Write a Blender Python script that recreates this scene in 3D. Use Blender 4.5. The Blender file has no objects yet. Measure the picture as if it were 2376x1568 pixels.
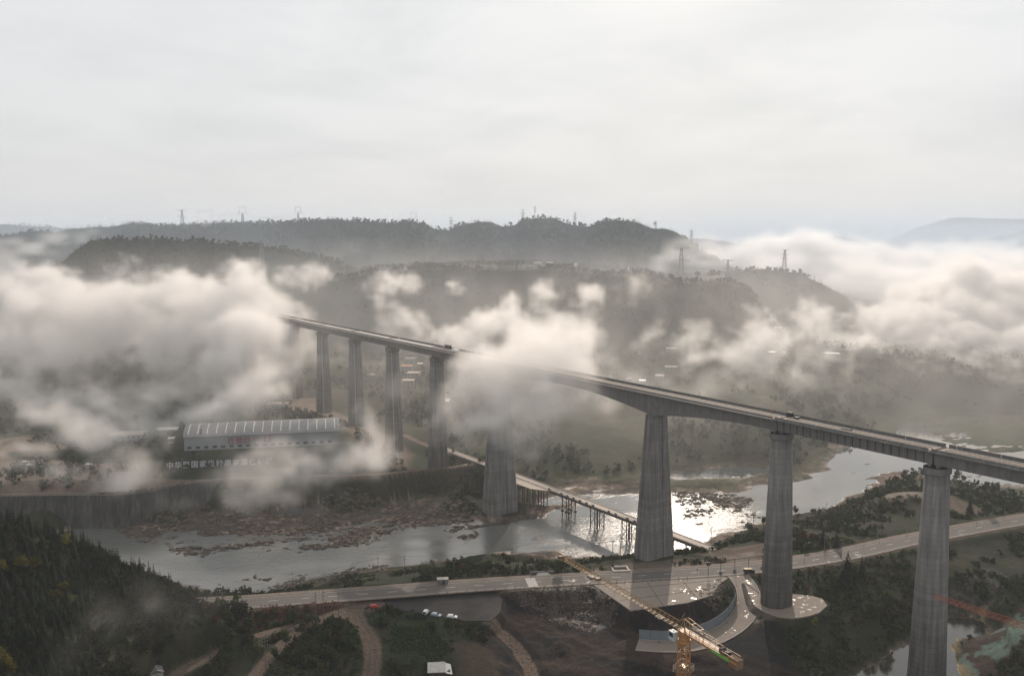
import bpy, bmesh, math, random
import numpy as np
from mathutils import Vector, Matrix

# ------------------------------------------------------------------ camera, sky, sun, exposure
sc = bpy.context.scene
COL = sc.collection
CAM_Z = 172.0
F = 2112.0                      # focal length in units of a 2376-wide frame
PITCH = math.atan(239.0 / F)
cd = bpy.data.cameras.new('camera'); cam = bpy.data.objects.new('camera', cd); COL.objects.link(cam)
cam.location = (0, 0, CAM_Z); cam.rotation_euler = (math.pi / 2 - PITCH, 0, 0)
cd.sensor_width = 36.0; cd.lens = 36.0 * F / 2376.0; cd.clip_start = 1.0; cd.clip_end = 30000
sc.camera = cam

SUN_AZ = math.radians(10.8)     # to the right of the view direction
SUN_EL = math.radians(22.0)
w = bpy.data.worlds.new('World'); sc.world = w; w.use_nodes = True
nt = w.node_tree; bgn = nt.nodes['Background']
sky = nt.nodes.new('ShaderNodeTexSky'); sky.sky_type = 'NISHITA'; sky.sun_disc = False
sky.sun_elevation = SUN_EL; sky.sun_rotation = SUN_AZ; sky.air_density = 1.0; sky.dust_density = 3.0
tc = nt.nodes.new('ShaderNodeTexCoord')
def wn(t, **k):
    n = nt.nodes.new(t)
    for a, b in k.items(): setattr(n, a, b)
    return n
def wmath(op, a, b=None, c=None, clamp=False):
    n = wn('ShaderNodeMath', operation=op, use_clamp=clamp)
    for i, v in enumerate((a, b, c)):
        if v is None: continue
        if isinstance(v, (int, float)): n.inputs[i].default_value = v
        else: nt.links.new(v, n.inputs[i])
    return n.outputs[0]
sep = wn('ShaderNodeSeparateXYZ'); nt.links.new(tc.outputs['Generated'], sep.inputs[0])
zz = wmath('MAXIMUM', sep.outputs['Z'], 0.0)
# clouds lie on a flat layer overhead: project the view direction onto it
den = wmath('ADD', zz, 0.16)
cx = wmath('DIVIDE', sep.outputs['X'], den); cy = wmath('DIVIDE', sep.outputs['Y'], den)
cmb = wn('ShaderNodeCombineXYZ'); nt.links.new(cx, cmb.inputs[0]); nt.links.new(cy, cmb.inputs[1])
n1 = wn('ShaderNodeTexNoise'); n1.inputs['Scale'].default_value = 1.15; n1.inputs['Detail'].default_value = 7; n1.inputs['Roughness'].default_value = .56
n1.inputs['Distortion'].default_value = .35
nt.links.new(cmb.outputs[0], n1.inputs['Vector'])
r1 = wn('ShaderNodeValToRGB'); r1.color_ramp.elements[0].position = .30; r1.color_ramp.elements[1].position = .60
r1.color_ramp.elements[0].color = (.79, .825, .85, 1); r1.color_ramp.elements[1].color = (.965, .985, 1.0, 1)
nt.links.new(n1.outputs[0], r1.inputs[0])
# the veil glows round the sun (thin cloud forward-scatters) and dims away from it and towards the horizon
sd = (math.sin(SUN_AZ) * math.cos(SUN_EL), math.cos(SUN_AZ) * math.cos(SUN_EL), math.sin(SUN_EL))
dot = wn('ShaderNodeVectorMath', operation='DOT_PRODUCT'); nt.links.new(tc.outputs['Generated'], dot.inputs[0]); dot.inputs[1].default_value = sd
d01 = wmath('MAXIMUM', dot.outputs['Value'], 0.0)
glow = wmath('POWER', d01, 4.0)
lum = wmath('MULTIPLY_ADD', glow, .12, .79)
mulc = wn('ShaderNodeVectorMath', operation='SCALE'); nt.links.new(r1.outputs[0], mulc.inputs[0]); nt.links.new(lum, mulc.inputs['Scale'])
hor = wmath('POWER', wmath('SUBTRACT', 1.0, zz), 8.0)
hmix = wn('ShaderNodeMix', data_type='RGBA'); nt.links.new(wmath('MULTIPLY', hor, .75), hmix.inputs['Factor'])
nt.links.new(mulc.outputs[0], hmix.inputs['A']); hmix.inputs['B'].default_value = (.70, .697, .69, 1)
skys = wn('ShaderNodeVectorMath', operation='SCALE'); nt.links.new(sky.outputs[0], skys.inputs[0]); skys.inputs['Scale'].default_value = .07
mixs = wn('ShaderNodeMix', data_type='RGBA'); mixs.inputs['Factor'].default_value = .97
nt.links.new(skys.outputs[0], mixs.inputs['A']); nt.links.new(hmix.outputs['Result'], mixs.inputs['B'])
nt.links.new(mixs.outputs['Result'], bgn.inputs[0]); bgn.inputs[1].default_value = 1.0
w.cycles.sampling_method = 'MANUAL'; w.cycles.sample_map_resolution = 256

sl = bpy.data.lights.new('sun', 'SUN'); sun = bpy.data.objects.new('sun', sl); COL.objects.link(sun)
sl.energy = 3.2; sl.angle = math.radians(.6); sl.color = (1.0, .85, .71)
sun.rotation_euler = Vector(sd).to_track_quat('Z', 'Y').to_euler()
sc.view_settings.view_transform = 'Standard'; sc.view_settings.look = 'None'
sc.view_settings.exposure = 0.0; sc.view_settings.gamma = 1.0
sc.cycles.max_bounces = 6; sc.cycles.diffuse_bounces = 2; sc.cycles.glossy_bounces = 3
sc.cycles.transparent_max_bounces = 8; sc.cycles.volume_bounces = 2
sc.cycles.volume_step_rate = 2.3; sc.cycles.volume_max_steps = 256
sc.cycles.sample_clamp_indirect = 4.0; sc.cycles.sample_clamp_direct = 12.0
sc.cycles.use_denoising = True; sc.cycles.use_adaptive_sampling = True; sc.cycles.adaptive_threshold = .02
sc.cycles.caustics_reflective = False; sc.cycles.caustics_refractive = False

# ------------------------------------------------------------------ placing helpers
cp, sp = math.cos(PITCH), math.sin(PITCH)
def ray(dx, dy):
    """direction (world) through point (dx,dy) of the photograph, as 2376 units wide"""
    x = (dx - 1188.0) / F; u = -(dy - 784.0) / F
    return (x, cp + u * sp, -sp + u * cp)
def G(dx, dy, z=0.0):
    v = ray(dx, dy); t = (z - CAM_Z) / v[2]
    return (v[0] * t, v[1] * t)
def atY(dx, dy, Y):
    v = ray(dx, dy); t = Y / v[1]
    return (v[0] * t, Y, CAM_Z + v[2] * t)
def proj(x, y, z):
    z = z - CAM_Z
    dpt = y * cp - z * sp
    return (1188 + F * x / dpt, 784 - F * (y * sp + z * cp) / dpt)

# ------------------------------------------------------------------ object helpers
def tag(o, label=None, cat=None, group=None, kind=None):
    if label: o['label'] = label
    if cat: o['category'] = cat
    if group: o['group'] = group
    if kind: o['kind'] = kind
    return o
def empty(name, loc=(0, 0, 0), rz=0.0):
    o = bpy.data.objects.new(name, None); COL.objects.link(o)
    o.location = loc; o.rotation_euler = (0, 0, rz); o.empty_display_size = .1
    return o
class MB:
    def __init__(s): s.v = []; s.f = []
    def add(s, vs, fs):
        b = len(s.v); s.v.extend([tuple(p) for p in vs]); s.f.extend([tuple(i + b for i in f) for f in fs]); return s
    def box(s, c, d, rz=0.0, taper=1.0):
        cx, cy, cz = c; dx, dy, dz = d[0] / 2, d[1] / 2, d[2] / 2; ca, sa = math.cos(rz), math.sin(rz)
        vs = []
        for k, (zz_, t) in enumerate(((-dz, 1), (dz, taper))):
            for (ax, ay) in ((-1, -1), (1, -1), (1, 1), (-1, 1)):
                px, py = ax * dx * t, ay * dy * t
                vs.append((cx + px * ca - py * sa, cy + px * sa + py * ca, cz + zz_))
        return s.add(vs, [(3, 2, 1, 0), (4, 5, 6, 7), (0, 1, 5, 4), (1, 2, 6, 5), (2, 3, 7, 6), (3, 0, 4, 7)])
    def bar(s, a, b, r, n=4, r2=None, caps=True):
        a = Vector(a); b = Vector(b); d = b - a
        if d.length < 1e-6: return s
        d.normalize(); up = Vector((0, 0, 1)) if abs(d.z) < .95 else Vector((1, 0, 0))
        p = d.cross(up).normalized(); q = d.cross(p); r2 = r if r2 is None else r2
        vs = []
        for c, rr in ((a, r), (b, r2)):
            for k in range(n):
                t = 2 * math.pi * (k + .5) / n
                vs.append(c + p * (math.cos(t) * rr) + q * (math.sin(t) * rr))
        fs = [(k, (k + 1) % n, n + (k + 1) % n, n + k) for k in range(n)]
        if caps: fs += [tuple(range(n - 1, -1, -1)), tuple(range(n, 2 * n))]
        return s.add(vs, fs)
    def loft(s, rings, caps=True):
        n = len(rings[0]); b = len(s.v)
        for r in rings: s.v.extend([tuple(p) for p in r])
        for i in range(len(rings) - 1):
            for k in range(n):
                s.f.append((b + i * n + k, b + i * n + (k + 1) % n, b + (i + 1) * n + (k + 1) % n, b + (i + 1) * n + k))
        if caps:
            s.f.append(tuple(b + k for k in range(n - 1, -1, -1))); s.f.append(tuple(b + (len(rings) - 1) * n + k for k in range(n)))
        return s
    def path(s, pts, r, n=4):
        for a, b in zip(pts[:-1], pts[1:]): s.bar(a, b, r, n)
        return s
    def mesh(s, name):
        me = bpy.data.meshes.new(name); me.from_pydata(s.v, [], s.f); me.update(); return me
    def build(s, name, mat, parent=None, smooth=False, loc=None):
        me = s.mesh(name)
        bm = bmesh.new(); bm.from_mesh(me); bmesh.ops.recalc_face_normals(bm, faces=bm.faces); bm.to_mesh(me); bm.free()
        if smooth: me.polygons.foreach_set('use_smooth', [True] * len(me.polygons))
        me.materials.append(mat)
        o = bpy.data.objects.new(name, me); COL.objects.link(o)
        if parent is not None: o.parent = parent
        if loc is not None: o.location = loc
        return o
def np_mesh(name, V, Fq, mat, smooth=True, attrs=None, colattrs=None):
    me = bpy.data.meshes.new(name)
    k = Fq.shape[1]
    me.vertices.add(len(V)); me.vertices.foreach_set('co', np.asarray(V, np.float32).ravel())
    me.loops.add(Fq.size); me.loops.foreach_set('vertex_index', np.asarray(Fq, np.int32).ravel())
    me.polygons.add(len(Fq)); me.polygons.foreach_set('loop_start', np.arange(0, Fq.size, k, dtype=np.int32))
    me.polygons.foreach_set('use_smooth', np.full(len(Fq), smooth))
    me.update(calc_edges=True)
    for n_, a in (attrs or {}).items():
        at = me.attributes.new(n_, 'FLOAT', 'POINT'); at.data.foreach_set('value', np.asarray(a, np.float32).ravel())
    for n_, a in (colattrs or {}).items():
        at = me.attributes.new(n_, 'FLOAT_COLOR', 'POINT')
        A = np.ones((len(V), 4), np.float32); A[:, :3] = a; at.data.foreach_set('color', A.ravel())
    if mat: me.materials.append(mat)
    o = bpy.data.objects.new(name, me); COL.objects.link(o)
    return o
def copy_tree(o, parent=None):
    c = o.copy(); COL.objects.link(c); c.parent = parent
    for ch in kids.get(o.name, ()): copy_tree(ch, c)
    return c
kids = {}
def note(root):
    """remember the children of a thing and of its parts, so that copies can be made quickly"""
    ch = [c for c in bpy.data.objects if c.parent == root]
    kids[root.name] = ch
    for c in ch: kids[c.name] = [d for d in bpy.data.objects if d.parent == c]

# ------------------------------------------------------------------ noise (numpy)
def _hash(ix, iy, seed):
    h = (ix.astype(np.int64) * 374761393 + iy.astype(np.int64) * 668265263 + seed * 1274126177) & 0xFFFFFFFF
    h = ((h ^ (h >> 13)) * 1274126177) & 0xFFFFFFFF
    return ((h ^ (h >> 16)) & 0xFFFF) / 65535.0
def vn(x, y, cell, seed=0):
    x = x / cell; y = y / cell; ix = np.floor(x); iy = np.floor(y); fx = x - ix; fy = y - iy
    fx = fx * fx * (3 - 2 * fx); fy = fy * fy * (3 - 2 * fy)
    a = _hash(ix, iy, seed); b = _hash(ix + 1, iy, seed); c = _hash(ix, iy + 1, seed); d = _hash(ix + 1, iy + 1, seed)
    return (a * (1 - fx) + b * fx) * (1 - fy) + (c * (1 - fx) + d * fx) * fy
def fbm(x, y, cell, oct_=4, seed=0, gain=.5):
    s = 0; a = 1; t = 0
    for i in range(oct_):
        ca, sa = math.cos(i * 1.1), math.sin(i * 1.1)
        s = s + a * vn(x * ca - y * sa, x * sa + y * ca, cell, seed + i * 17); t += a; a *= gain; cell *= .47
    return s / t
def sm(x, a, b):
    t = np.clip((x - a) / (b - a), 0, 1); return t * t * (3 - 2 * t)

# ------------------------------------------------------------------ materials
def _nd(t, ty, **k):
    n = t.nodes.new(ty)
    for a, b in k.items(): setattr(n, a, b)
    return n
def lifts(m, every=2.2, amt=.8, streak=.24):
    """pour joints and rain streaks on tall concrete"""
    t = m.node_tree; p = t.nodes['Principled BSDF']; src = p.inputs['Base Color'].links[0].from_socket; g = _nd(t, 'ShaderNodeNewGeometry'); sx = _nd(t, 'ShaderNodeSeparateXYZ'); t.links.new(g.outputs['Position'], sx.inputs[0])
    a = _nd(t, 'ShaderNodeMath', operation='MULTIPLY'); a.inputs[1].default_value = 1 / every; t.links.new(sx.outputs['Z'], a.inputs[0]); f = _nd(t, 'ShaderNodeMath', operation='FRACT'); t.links.new(a.outputs[0], f.inputs[0]); fl = _nd(t, 'ShaderNodeMath', operation='FLOOR'); t.links.new(a.outputs[0], fl.inputs[0])
    l = _nd(t, 'ShaderNodeMath', operation='LESS_THAN'); l.inputs[1].default_value = .09; t.links.new(f.outputs[0], l.inputs[0]); wn_ = _nd(t, 'ShaderNodeTexWhiteNoise', noise_dimensions='1D'); t.links.new(fl.outputs[0], wn_.inputs['W'])
    band = _nd(t, 'ShaderNodeMath', operation='MULTIPLY_ADD'); band.inputs[1].default_value = .2; band.inputs[2].default_value = .9; t.links.new(wn_.outputs['Value'], band.inputs[0])
    jl = _nd(t, 'ShaderNodeMath', operation='MULTIPLY_ADD'); jl.inputs[1].default_value = amt - 1; jl.inputs[2].default_value = 1; t.links.new(l.outputs[0], jl.inputs[0])
    mp = _nd(t, 'ShaderNodeMapping'); mp.inputs['Scale'].default_value = (.9, .9, .035); t.links.new(g.outputs['Position'], mp.inputs[0]); n = _nd(t, 'ShaderNodeTexNoise'); n.inputs['Scale'].default_value = 1.0; n.inputs['Detail'].default_value = 5; t.links.new(mp.outputs[0], n.inputs['Vector'])
    st = _nd(t, 'ShaderNodeMapRange'); st.inputs['From Min'].default_value = .35; st.inputs['From Max'].default_value = .65; st.inputs['To Min'].default_value = 1 - streak; st.inputs['To Max'].default_value = 1 + streak * .5; t.links.new(n.outputs[0], st.inputs[0])
    m1 = _nd(t, 'ShaderNodeMath', operation='MULTIPLY'); t.links.new(band.outputs[0], m1.inputs[0]); t.links.new(jl.outputs[0], m1.inputs[1]); m2 = _nd(t, 'ShaderNodeMath', operation='MULTIPLY'); t.links.new(m1.outputs[0], m2.inputs[0]); t.links.new(st.outputs[0], m2.inputs[1])
    s = _nd(t, 'ShaderNodeVectorMath', operation='SCALE'); t.links.new(src, s.inputs[0]); t.links.new(m2.outputs[0], s.inputs['Scale']); t.links.new(s.outputs[0], p.inputs['Base Color']); return m
def mat(name, col, rough=.8, metal=0.0, var=.15, scale=1.0, bump=.0, bscale=None, spec=None, stretch=None, col2=None):
    m = bpy.data.materials.new(name); m.use_nodes = True; t = m.node_tree; p = t.nodes['Principled BSDF']
    p.inputs['Roughness'].default_value = rough; p.inputs['Metallic'].default_value = metal
    if spec is None and rough > .55 and metal == 0: spec = .18
    if spec is not None: p.inputs['Specular IOR Level'].default_value = spec
    co = _nd(t, 'ShaderNodeTexCoord'); v = co.outputs['Object']
    if stretch:
        mp = _nd(t, 'ShaderNodeMapping'); t.links.new(v, mp.inputs[0]); mp.inputs['Scale'].default_value = stretch; v = mp.outputs[0]
    n = _nd(t, 'ShaderNodeTexNoise'); n.inputs['Scale'].default_value = scale; n.inputs['Detail'].default_value = 5; n.inputs['Roughness'].default_value = .6
    t.links.new(v, n.inputs['Vector'])
    r = _nd(t, 'ShaderNodeValToRGB'); e = r.color_ramp.elements; e[0].position = .3; e[1].position = .7
    c2 = col2 if col2 else tuple(min(1, c * (1 + var)) for c in col)
    e[0].color = tuple(c * (1 - var) for c in col) + (1,) if not col2 else tuple(col) + (1,)
    e[1].color = tuple(c2) + (1,)
    t.links.new(n.outputs[0], r.inputs[0]); t.links.new(r.outputs[0], p.inputs['Base Color'])
    if bump:
        b = _nd(t, 'ShaderNodeBump'); b.inputs['Strength'].default_value = 1.0; b.inputs['Distance'].default_value = bump
        n2 = _nd(t, 'ShaderNodeTexNoise'); n2.inputs['Scale'].default_value = bscale or scale * 3; n2.inputs['Detail'].default_value = 4
        t.links.new(v, n2.inputs['Vector']); t.links.new(n2.outputs[0], b.inputs['Height']); t.links.new(b.outputs[0], p.inputs['Normal'])
    return m
# ------------------------------------------------------------------ the lie of the land
def P(*pts, z=0.0): return np.array([G(a, b, z) for a, b in pts])
ctrl = []      # (x, y, z)
def C(z, *pts):
    for a, b in pts:
        x, y = G(a, b, z); ctrl.append((x, y, z))
def CY(*pts):
    for a, b, Y in pts: ctrl.append(atY(a, b, Y))
# river bed
C(-2.5, (200,1228),(330,1250),(450,1275),(450,1335),(600,1290),(620,1340),(750,1265),(750,1310),(900,1235),(900,1290),(1050,1235),(1050,1275),
  (1200,1225),(1200,1275),(1350,1195),(1350,1265),(1450,1195),(1450,1260),(1600,1175),(1600,1235),(1720,1175),(1850,1150),(1950,1110),(2000,1070),
  (2100,1060),(2130,1010),(2250,1075),(2376,1085),(2500,1080),(1950,1060))
C(.15, (300,1200),(450,1210),(600,1195),(750,1190),(750,1225),(850,1195),(850,1230),(1000,1190),(1080,1195),(1270,1160),(1370,1150),(1450,1145),(1560,1145),(1700,1138))
C(2.0, (1500,1118),(1650,1112),(1800,1100),(1850,1080),(1250,1120),(1350,1110))
C(-.8, (1560,1097),(1650,1092),(1750,1086))
C(.5, (2280,995),(2210,960),(2350,960),(2300,1025),(2260,1005),(2376,1010),(2450,1000))
C(-1.5, (2130,985),(2376,928),(2320,940),(2440,915))
# near bank, from the shore up to the road
C(0.2, (500,1372),(600,1378),(700,1352),(800,1330),(900,1316),(1000,1304),(1100,1298),(1200,1296),(1290,1296),(1400,1290),(1480,1285),(1600,1275),(1660,1255),(1720,1225),(1790,1205),(1850,1195),(1940,1175),(2000,1145),(2090,1108),(2200,1112),(2300,1128),(2376,1128))
C(15, (450,1400),(575,1395),(700,1382),(900,1366),(1100,1350),(1300,1338),(1500,1326),(1700,1312),(1850,1296),(1980,1270),(1100,1330),(1250,1325),(1440,1312),(1560,1300),(1650,1290),(1760,1270))
C(16, (2100,1245),(2250,1222),(2376,1200),(2500,1175),(2600,1150))
C(14, (1850,1250),(1980,1215),(2080,1185),(2200,1180),(2376,1170)); C(17, (2060,1150),(2130,1145),(2230,1150))
C(9, (1900,1215),(2000,1180),(2080,1130),(2170,1120),(2376,1150))
C(15, (1770,1400),(1830,1400),(1890,1410))
# fore: lot, garden, pit, ravine
C(13, (850,1400),(1000,1400),(1130,1395),(900,1440),(830,1450),(860,1500),(1000,1450),(1100,1430),(870,1560)); C(11, (950,1500),(1020,1520),(960,1568),(1050,1568),(700,1540),(760,1500),(800,1568))
C(8.5, (1200,1480),(1350,1480),(1250,1560),(1450,1500),(1500,1568),(1350,1620),(1100,1620)); C(8, (1300,1440),(1400,1450)); C(10.5, (1200,1410),(1350,1405),(1150,1450)); C(13.5, (1200,1378),(1300,1370),(1370,1368))
C(8, (1560,1430),(1500,1450),(1620,1425),(1600,1568),(1750,1568)); C(15, (1560,1395),(1640,1370),(1450,1385)); C(12, (1700,1370),(1720,1430),(1650,1490),(1540,1515))
C(11, (1820,1480),(1900,1450),(1950,1400)); C(9,(1850,1540)); C(14,(1800,1440),(1850,1380)); C(14, (1900,1350),(2050,1310),(2000,1330)); C(6, (2050,1470),(2000,1500)); C(7,(2150,1440),(2150,1380)); C(12,(2150,1330),(2080,1360))
C(-1.5, (2060,1560),(2020,1600),(2200,1480),(2250,1445),(2200,1560),(2100,1620))
C(12, (2250,1350),(2376,1290),(2376,1350)); C(7, (2250,1400),(2300,1400)); C(15, (2340,1470),(2376,1440),(2376,1500)); C(10, (2290,1500),(2330,1568),(2376,1620))
# left: dirt tracks and the wooded headland
C(14, (600,1490),(690,1450),(650,1530),(560,1480),(740,1440),(650,1430),(720,1415)); C(17, (450,1540),(400,1568),(520,1540),(380,1640),(500,1640))
CY((0,1222,330),(130,1262,345),(200,1280,352),(270,1316,365),(350,1350,388),(378,1385,400),(0,1420,285),(100,1568,258),(200,1500,275),(0,1568,250),(300,1470,300),(420,1440,325),(540,1440,335),(-150,1200,330),(-300,1180,330),(-150,1450,260),(480,1420,345),(300,1600,255),(100,1400,300),(220,1400,320),(-200,1300,400),(-60,1350,430))
C(.2, (60,1262),(200,1250),(-100,1262),(-300,1262)); C(-2,(0,1235),(-200,1235),(-400,1235))
# far side, left of the river: quay terrace, mound of the warehouse, valley floor
C(19, (0,1140),(150,1138),(300,1133),(440,1112),(540,1102),(0,1100),(150,1095),(300,1100),(600,1098),(-200,1140),(-200,1100),(700,1096),(850,1092)); C(9, (980,1085),(1060,1090)); C(6, (700,1130),(850,1130),(950,1120),(600,1140))
C(2, (0,1222),(150,1222),(300,1205),(450,1185),(560,1180),(700,1160),(900,1155),(1050,1150),(-200,1225)); C(2.5, (1130,1175),(1190,1150),(1000,1140))
C(30, (430,1044),(620,1038),(790,1029),(430,1000),(620,1000),(780,990)); C(24, (850,1030),(200,1040),(0,1040),(-200,1040),(300,1020))
C(13, (910,1050),(980,1040)); C(5, (1015,1110),(1080,1080)); C(21, (830,990),(760,958)); C(24, (706,932),(640,930),(500,940),(300,950),(100,960),(0,1000),(-200,980))
C(6, (1200,1080),(1400,1075),(1600,1065),(1750,1060)); C(13, (1200,1020),(1400,1020),(1600,1015),(1750,1020),(1850,1010)); C(20, (1000,960),(1200,950),(1400,950),(1600,950),(1850,950))
C(28, (1000,900),(1200,900),(1400,900),(1600,900),(1800,890),(800,890),(600,890),(400,890),(200,890),(0,890),(-200,880)); C(38, (1000,850),(1300,850),(1600,845),(1900,845),(700,850),(400,850),(100,850))
C(6, (1900,1010),(2000,985),(2050,950),(2120,925)); C(10, (2250,895),(2376,880),(2500,870)); C(30, (2200,855),(2376,835),(2500,830),(2000,880)); C(3, (1860,1060),(1880,1050))
ctrl = np.array(ctrl)
def _kern(r): return np.sqrt(r * r + 64.0)
_d = np.hypot(ctrl[:, None, 0] - ctrl[None, :, 0], ctrl[:, None, 1] - ctrl[None, :, 1])
_n = len(ctrl); _A = np.zeros((_n + 3, _n + 3)); _A[:_n, :_n] = -_kern(_d) - 0*np.eye(_n)
_A[:_n, :_n] += np.eye(_n) * -.5*-1
_Pm = np.c_[np.ones(_n), ctrl[:, :2] / 500]; _A[:_n, _n:] = _Pm; _A[_n:, :_n] = _Pm.T
_wts = np.linalg.solve(_A, np.r_[ctrl[:, 2], 0, 0, 0])
def base_h(x, y):
    out = np.empty(x.shape); xf = x.ravel(); yf = y.ravel(); o = out.ravel()
    for i in range(0, len(xf), 60000):
        s = slice(i, i + 60000)
        d = _kern(np.hypot(xf[s, None] - ctrl[None, :, 0], yf[s, None] - ctrl[None, :, 1]))
        o[s] = -d @ _wts[:_n] + _wts[_n] + _wts[_n + 1] * xf[s] / 500 + _wts[_n + 2] * yf[s] / 500
    return o.reshape(x.shape)

# ridges: (points (dx, dy, distance), front slope, back slope, tree height taken off)
RIDGES = [
 ('A', [(-200,640,1250),(60,660,1230),(105,625,1240),(115,605,1250),(150,592,1260),(165,575,1270),(205,546,1290),(240,541,1300),(300,544,1320),(350,541,1330),(420,546,1350),(520,552,1380),(640,565,1400),(760,590,1420),(850,625,1450)], .42, .35),
 ('B', [(-300,560,1900),(-100,552,1850),(0,541,1800),(50,529,1800),(85,528,1800),(130,532,1800),(160,521,1820),(250,518,1850),(280,513,1850),(310,509,1850),(340,513,1850),(420,514,1900),(480,511,1900),(530,509,1900),(570,506,1880),(640,509,1880),(700,504,1860),(760,501,1840),(800,502,1830),(850,506,1820),(900,509,1800),(950,506,1800),(985,512,1800),(1005,523,1820),(1040,525,1850),(1060,515,1850),(1085,511,1840),(1110,505,1820),(1140,507,1800),(1165,517,1790),(1195,514,1770),(1215,500,1750),(1245,496,1740),(1285,497,1740),(1310,508,1740),(1330,514,1740),(1365,516,1740),(1395,506,1730),(1440,501,1720),(1475,505,1720),(1500,514,1720),(1520,520,1720),(1550,522,1710),(1575,533,1700),(1600,552,1690),(1625,572,1680),(1680,600,1680)], .42, .3),
 ('C', [(560,720,1150),(700,672,1160),(760,645,1170),(860,622,1180),(1000,614,1180),(1100,614,1170),(1230,614,1160),(1330,616,1140),(1450,628,1120),(1480,626,1110),(1545,645,1080),(1560,640,1080),(1600,645,1080),(1680,642,1080),(1700,648,1080),(1740,668,1075),(1757,695,1070),(1775,720,1060),(1830,790,1040)], .85, .012),
 ('D', [(1620,650,1300),(1650,628,1310),(1700,616,1320),(1760,613,1330),(1800,615,1330),(1840,618,1320),(1880,634,1300),(1920,654,1280),(1950,669,1260),(1975,690,1240),(2000,712,1220),(2050,722,1200),(2120,740,1190),(2200,760,1180)], .5, .4),
 ('E', [(1560,552,3000),(1640,551,3000),(1700,563,2900),(1760,564,2800),(1800,555,2700),(1830,557,2700),(1860,582,2650),(1900,604,2600),(1960,640,2600)], .4, .3),
 ('F', [(1800,575,4000),(1860,554,4000),(1900,547,4000),(1950,547,4000),(1990,554,4000),(2020,567,4000),(2080,590,4000)], .4, .3),
 ('H', [(2040,590,4300),(2100,562,4300),(2200,560,4300),(2300,551,4300),(2350,541,4300),(2376,531,4300),(2500,520,4300),(2700,540,4300)], .3, .3),
 ('G', [(2050,560,6500),(2080,550,6500),(2100,538,6500),(2130,526,6500),(2160,517,6500),(2200,506,6500),(2230,503,6500),(2290,505,6500),(2376,507,6500),(2500,512,6500),(2700,530,6500)], .3, .3),
 ('I', [(-300,530,3300),(-100,520,3300),(0,518,3300),(60,521,3300),(130,525,3300),(200,535,3300),(300,560,3300)], .3, .3),
 ('J', [(1650,575,2250),(1720,572,2250),(1790,585,2200),(1850,600,2150),(1900,615,2150)], .3, .3),
]
RB = []
for nm, pts, sf, sb in RIDGES:
    q = np.array([atY(*p) for p in pts]); a = np.arctan2(q[:, 0], q[:, 1]); r = np.hypot(q[:, 0], q[:, 1])
    RB.append((nm, a, r, q[:, 2] - (7 if r.mean() < 2500 else 3), sf, sb))
def ridge_h(x, y):
    a = np.arctan2(x, y); r = np.hypot(x, y); h = np.full(x.shape, -50.0)
    wob = (fbm(x, y, 260, 4, 5) - .5); wob2 = fbm(x, y, 90, 3, 9) - .5
    for nm, ra, rr, rz, sf, sb in RB:
        rc = np.interp(a, ra, rr); zc = np.interp(a, ra, rz)
        out = np.maximum(ra[0] - a, a - ra[-1]); out = np.maximum(out, 0) * rc
        d = r - rc
        far = np.clip(np.abs(d) / 120, 0, 1)
        e = zc - np.where(d < 0, -d * sf, d * sb) - out * .55 + far * (wob * 55 + wob2 * 16)
        if nm == 'C': e = np.where(d > 0, zc - d * sb + np.clip(d/100,0,1) * wob * 8 - np.clip(d - 230, 0, None) * .05 - out * .5, e)
        h = np.maximum(h, e)
    return h
# flattened features: (polygon, z, falloff)
def seg_dist(x, y, pts):
    """distance to polyline and the parameter-interpolated extra columns"""
    best = np.full(x.shape, 1e9); zi = np.zeros(x.shape)
    for (a, b) in zip(pts[:-1], pts[1:]):
        ax, ay, bx, by = a[0], a[1], b[0], b[1]; L2 = (bx - ax) ** 2 + (by - ay) ** 2 + 1e-9
        t = np.clip(((x - ax) * (bx - ax) + (y - ay) * (by - ay)) / L2, 0, 1)
        d = np.hypot(x - ax - t * (bx - ax), y - ay - t * (by - ay))
        m = d < best; best = np.where(m, d, best)
        if len(a) > 2: zi = np.where(m, a[2] + t * (b[2] - a[2]), zi)
    return best, zi
def inside(x, y, poly):
    c = np.zeros(x.shape, bool); n = len(poly)
    for i in range(n):
        x1, y1 = poly[i][0], poly[i][1]; x2, y2 = poly[(i + 1) % n][0], poly[(i + 1) % n][1]
        if y1 == y2: continue
        k = ((y1 > y) != (y2 > y)) & (x < (x2 - x1) * (y - y1) / (y2 - y1) + x1); c ^= k
    return c
def sdist(x, y, poly):
    """signed distance to polygon, positive inside; computed only near it"""
    poly = [tuple(p) for p in poly]; xs = [p[0] for p in poly]; ys = [p[1] for p in poly]
    out = np.full(x.shape, -999.0)
    m = (x > min(xs) - 45) & (x < max(xs) + 45) & (y > min(ys) - 45) & (y < max(ys) + 45)
    if m.any():
        xx, yy = x[m], y[m]; d, _ = seg_dist(xx, yy, poly + [poly[0]]); out[m] = np.where(inside(xx, yy, poly), d, -d)
    return out
def L3(z, *pts):
    """polyline on the ground; points (dx, dy) or (dx, dy, z)"""
    r = []
    for p in pts:
        zz_ = p[2] if len(p) > 2 else z; x, y = G(p[0], p[1], zz_); r.append((x, y, zz_))
    return r
def smooth_line(pts, step=4.0):
    p = np.array(pts); out = []
    for i in range(len(p) - 1):
        p0 = p[max(i - 1, 0)]; p1 = p[i]; p2 = p[i + 1]; p3 = p[min(i + 2, len(p) - 1)]
        n = max(2, int(np.hypot(*(p2 - p1)[:2]) / step))
        for k in range(n):
            t = k / n; out.append(.5 * ((2 * p1) + (-p0 + p2) * t + (2 * p0 - 5 * p1 + 4 * p2 - p3) * t * t + (-p0 + 3 * p1 - 3 * p2 + p3) * t ** 3))
    out.append(p[-1]); return [tuple(q) for q in out]
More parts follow.
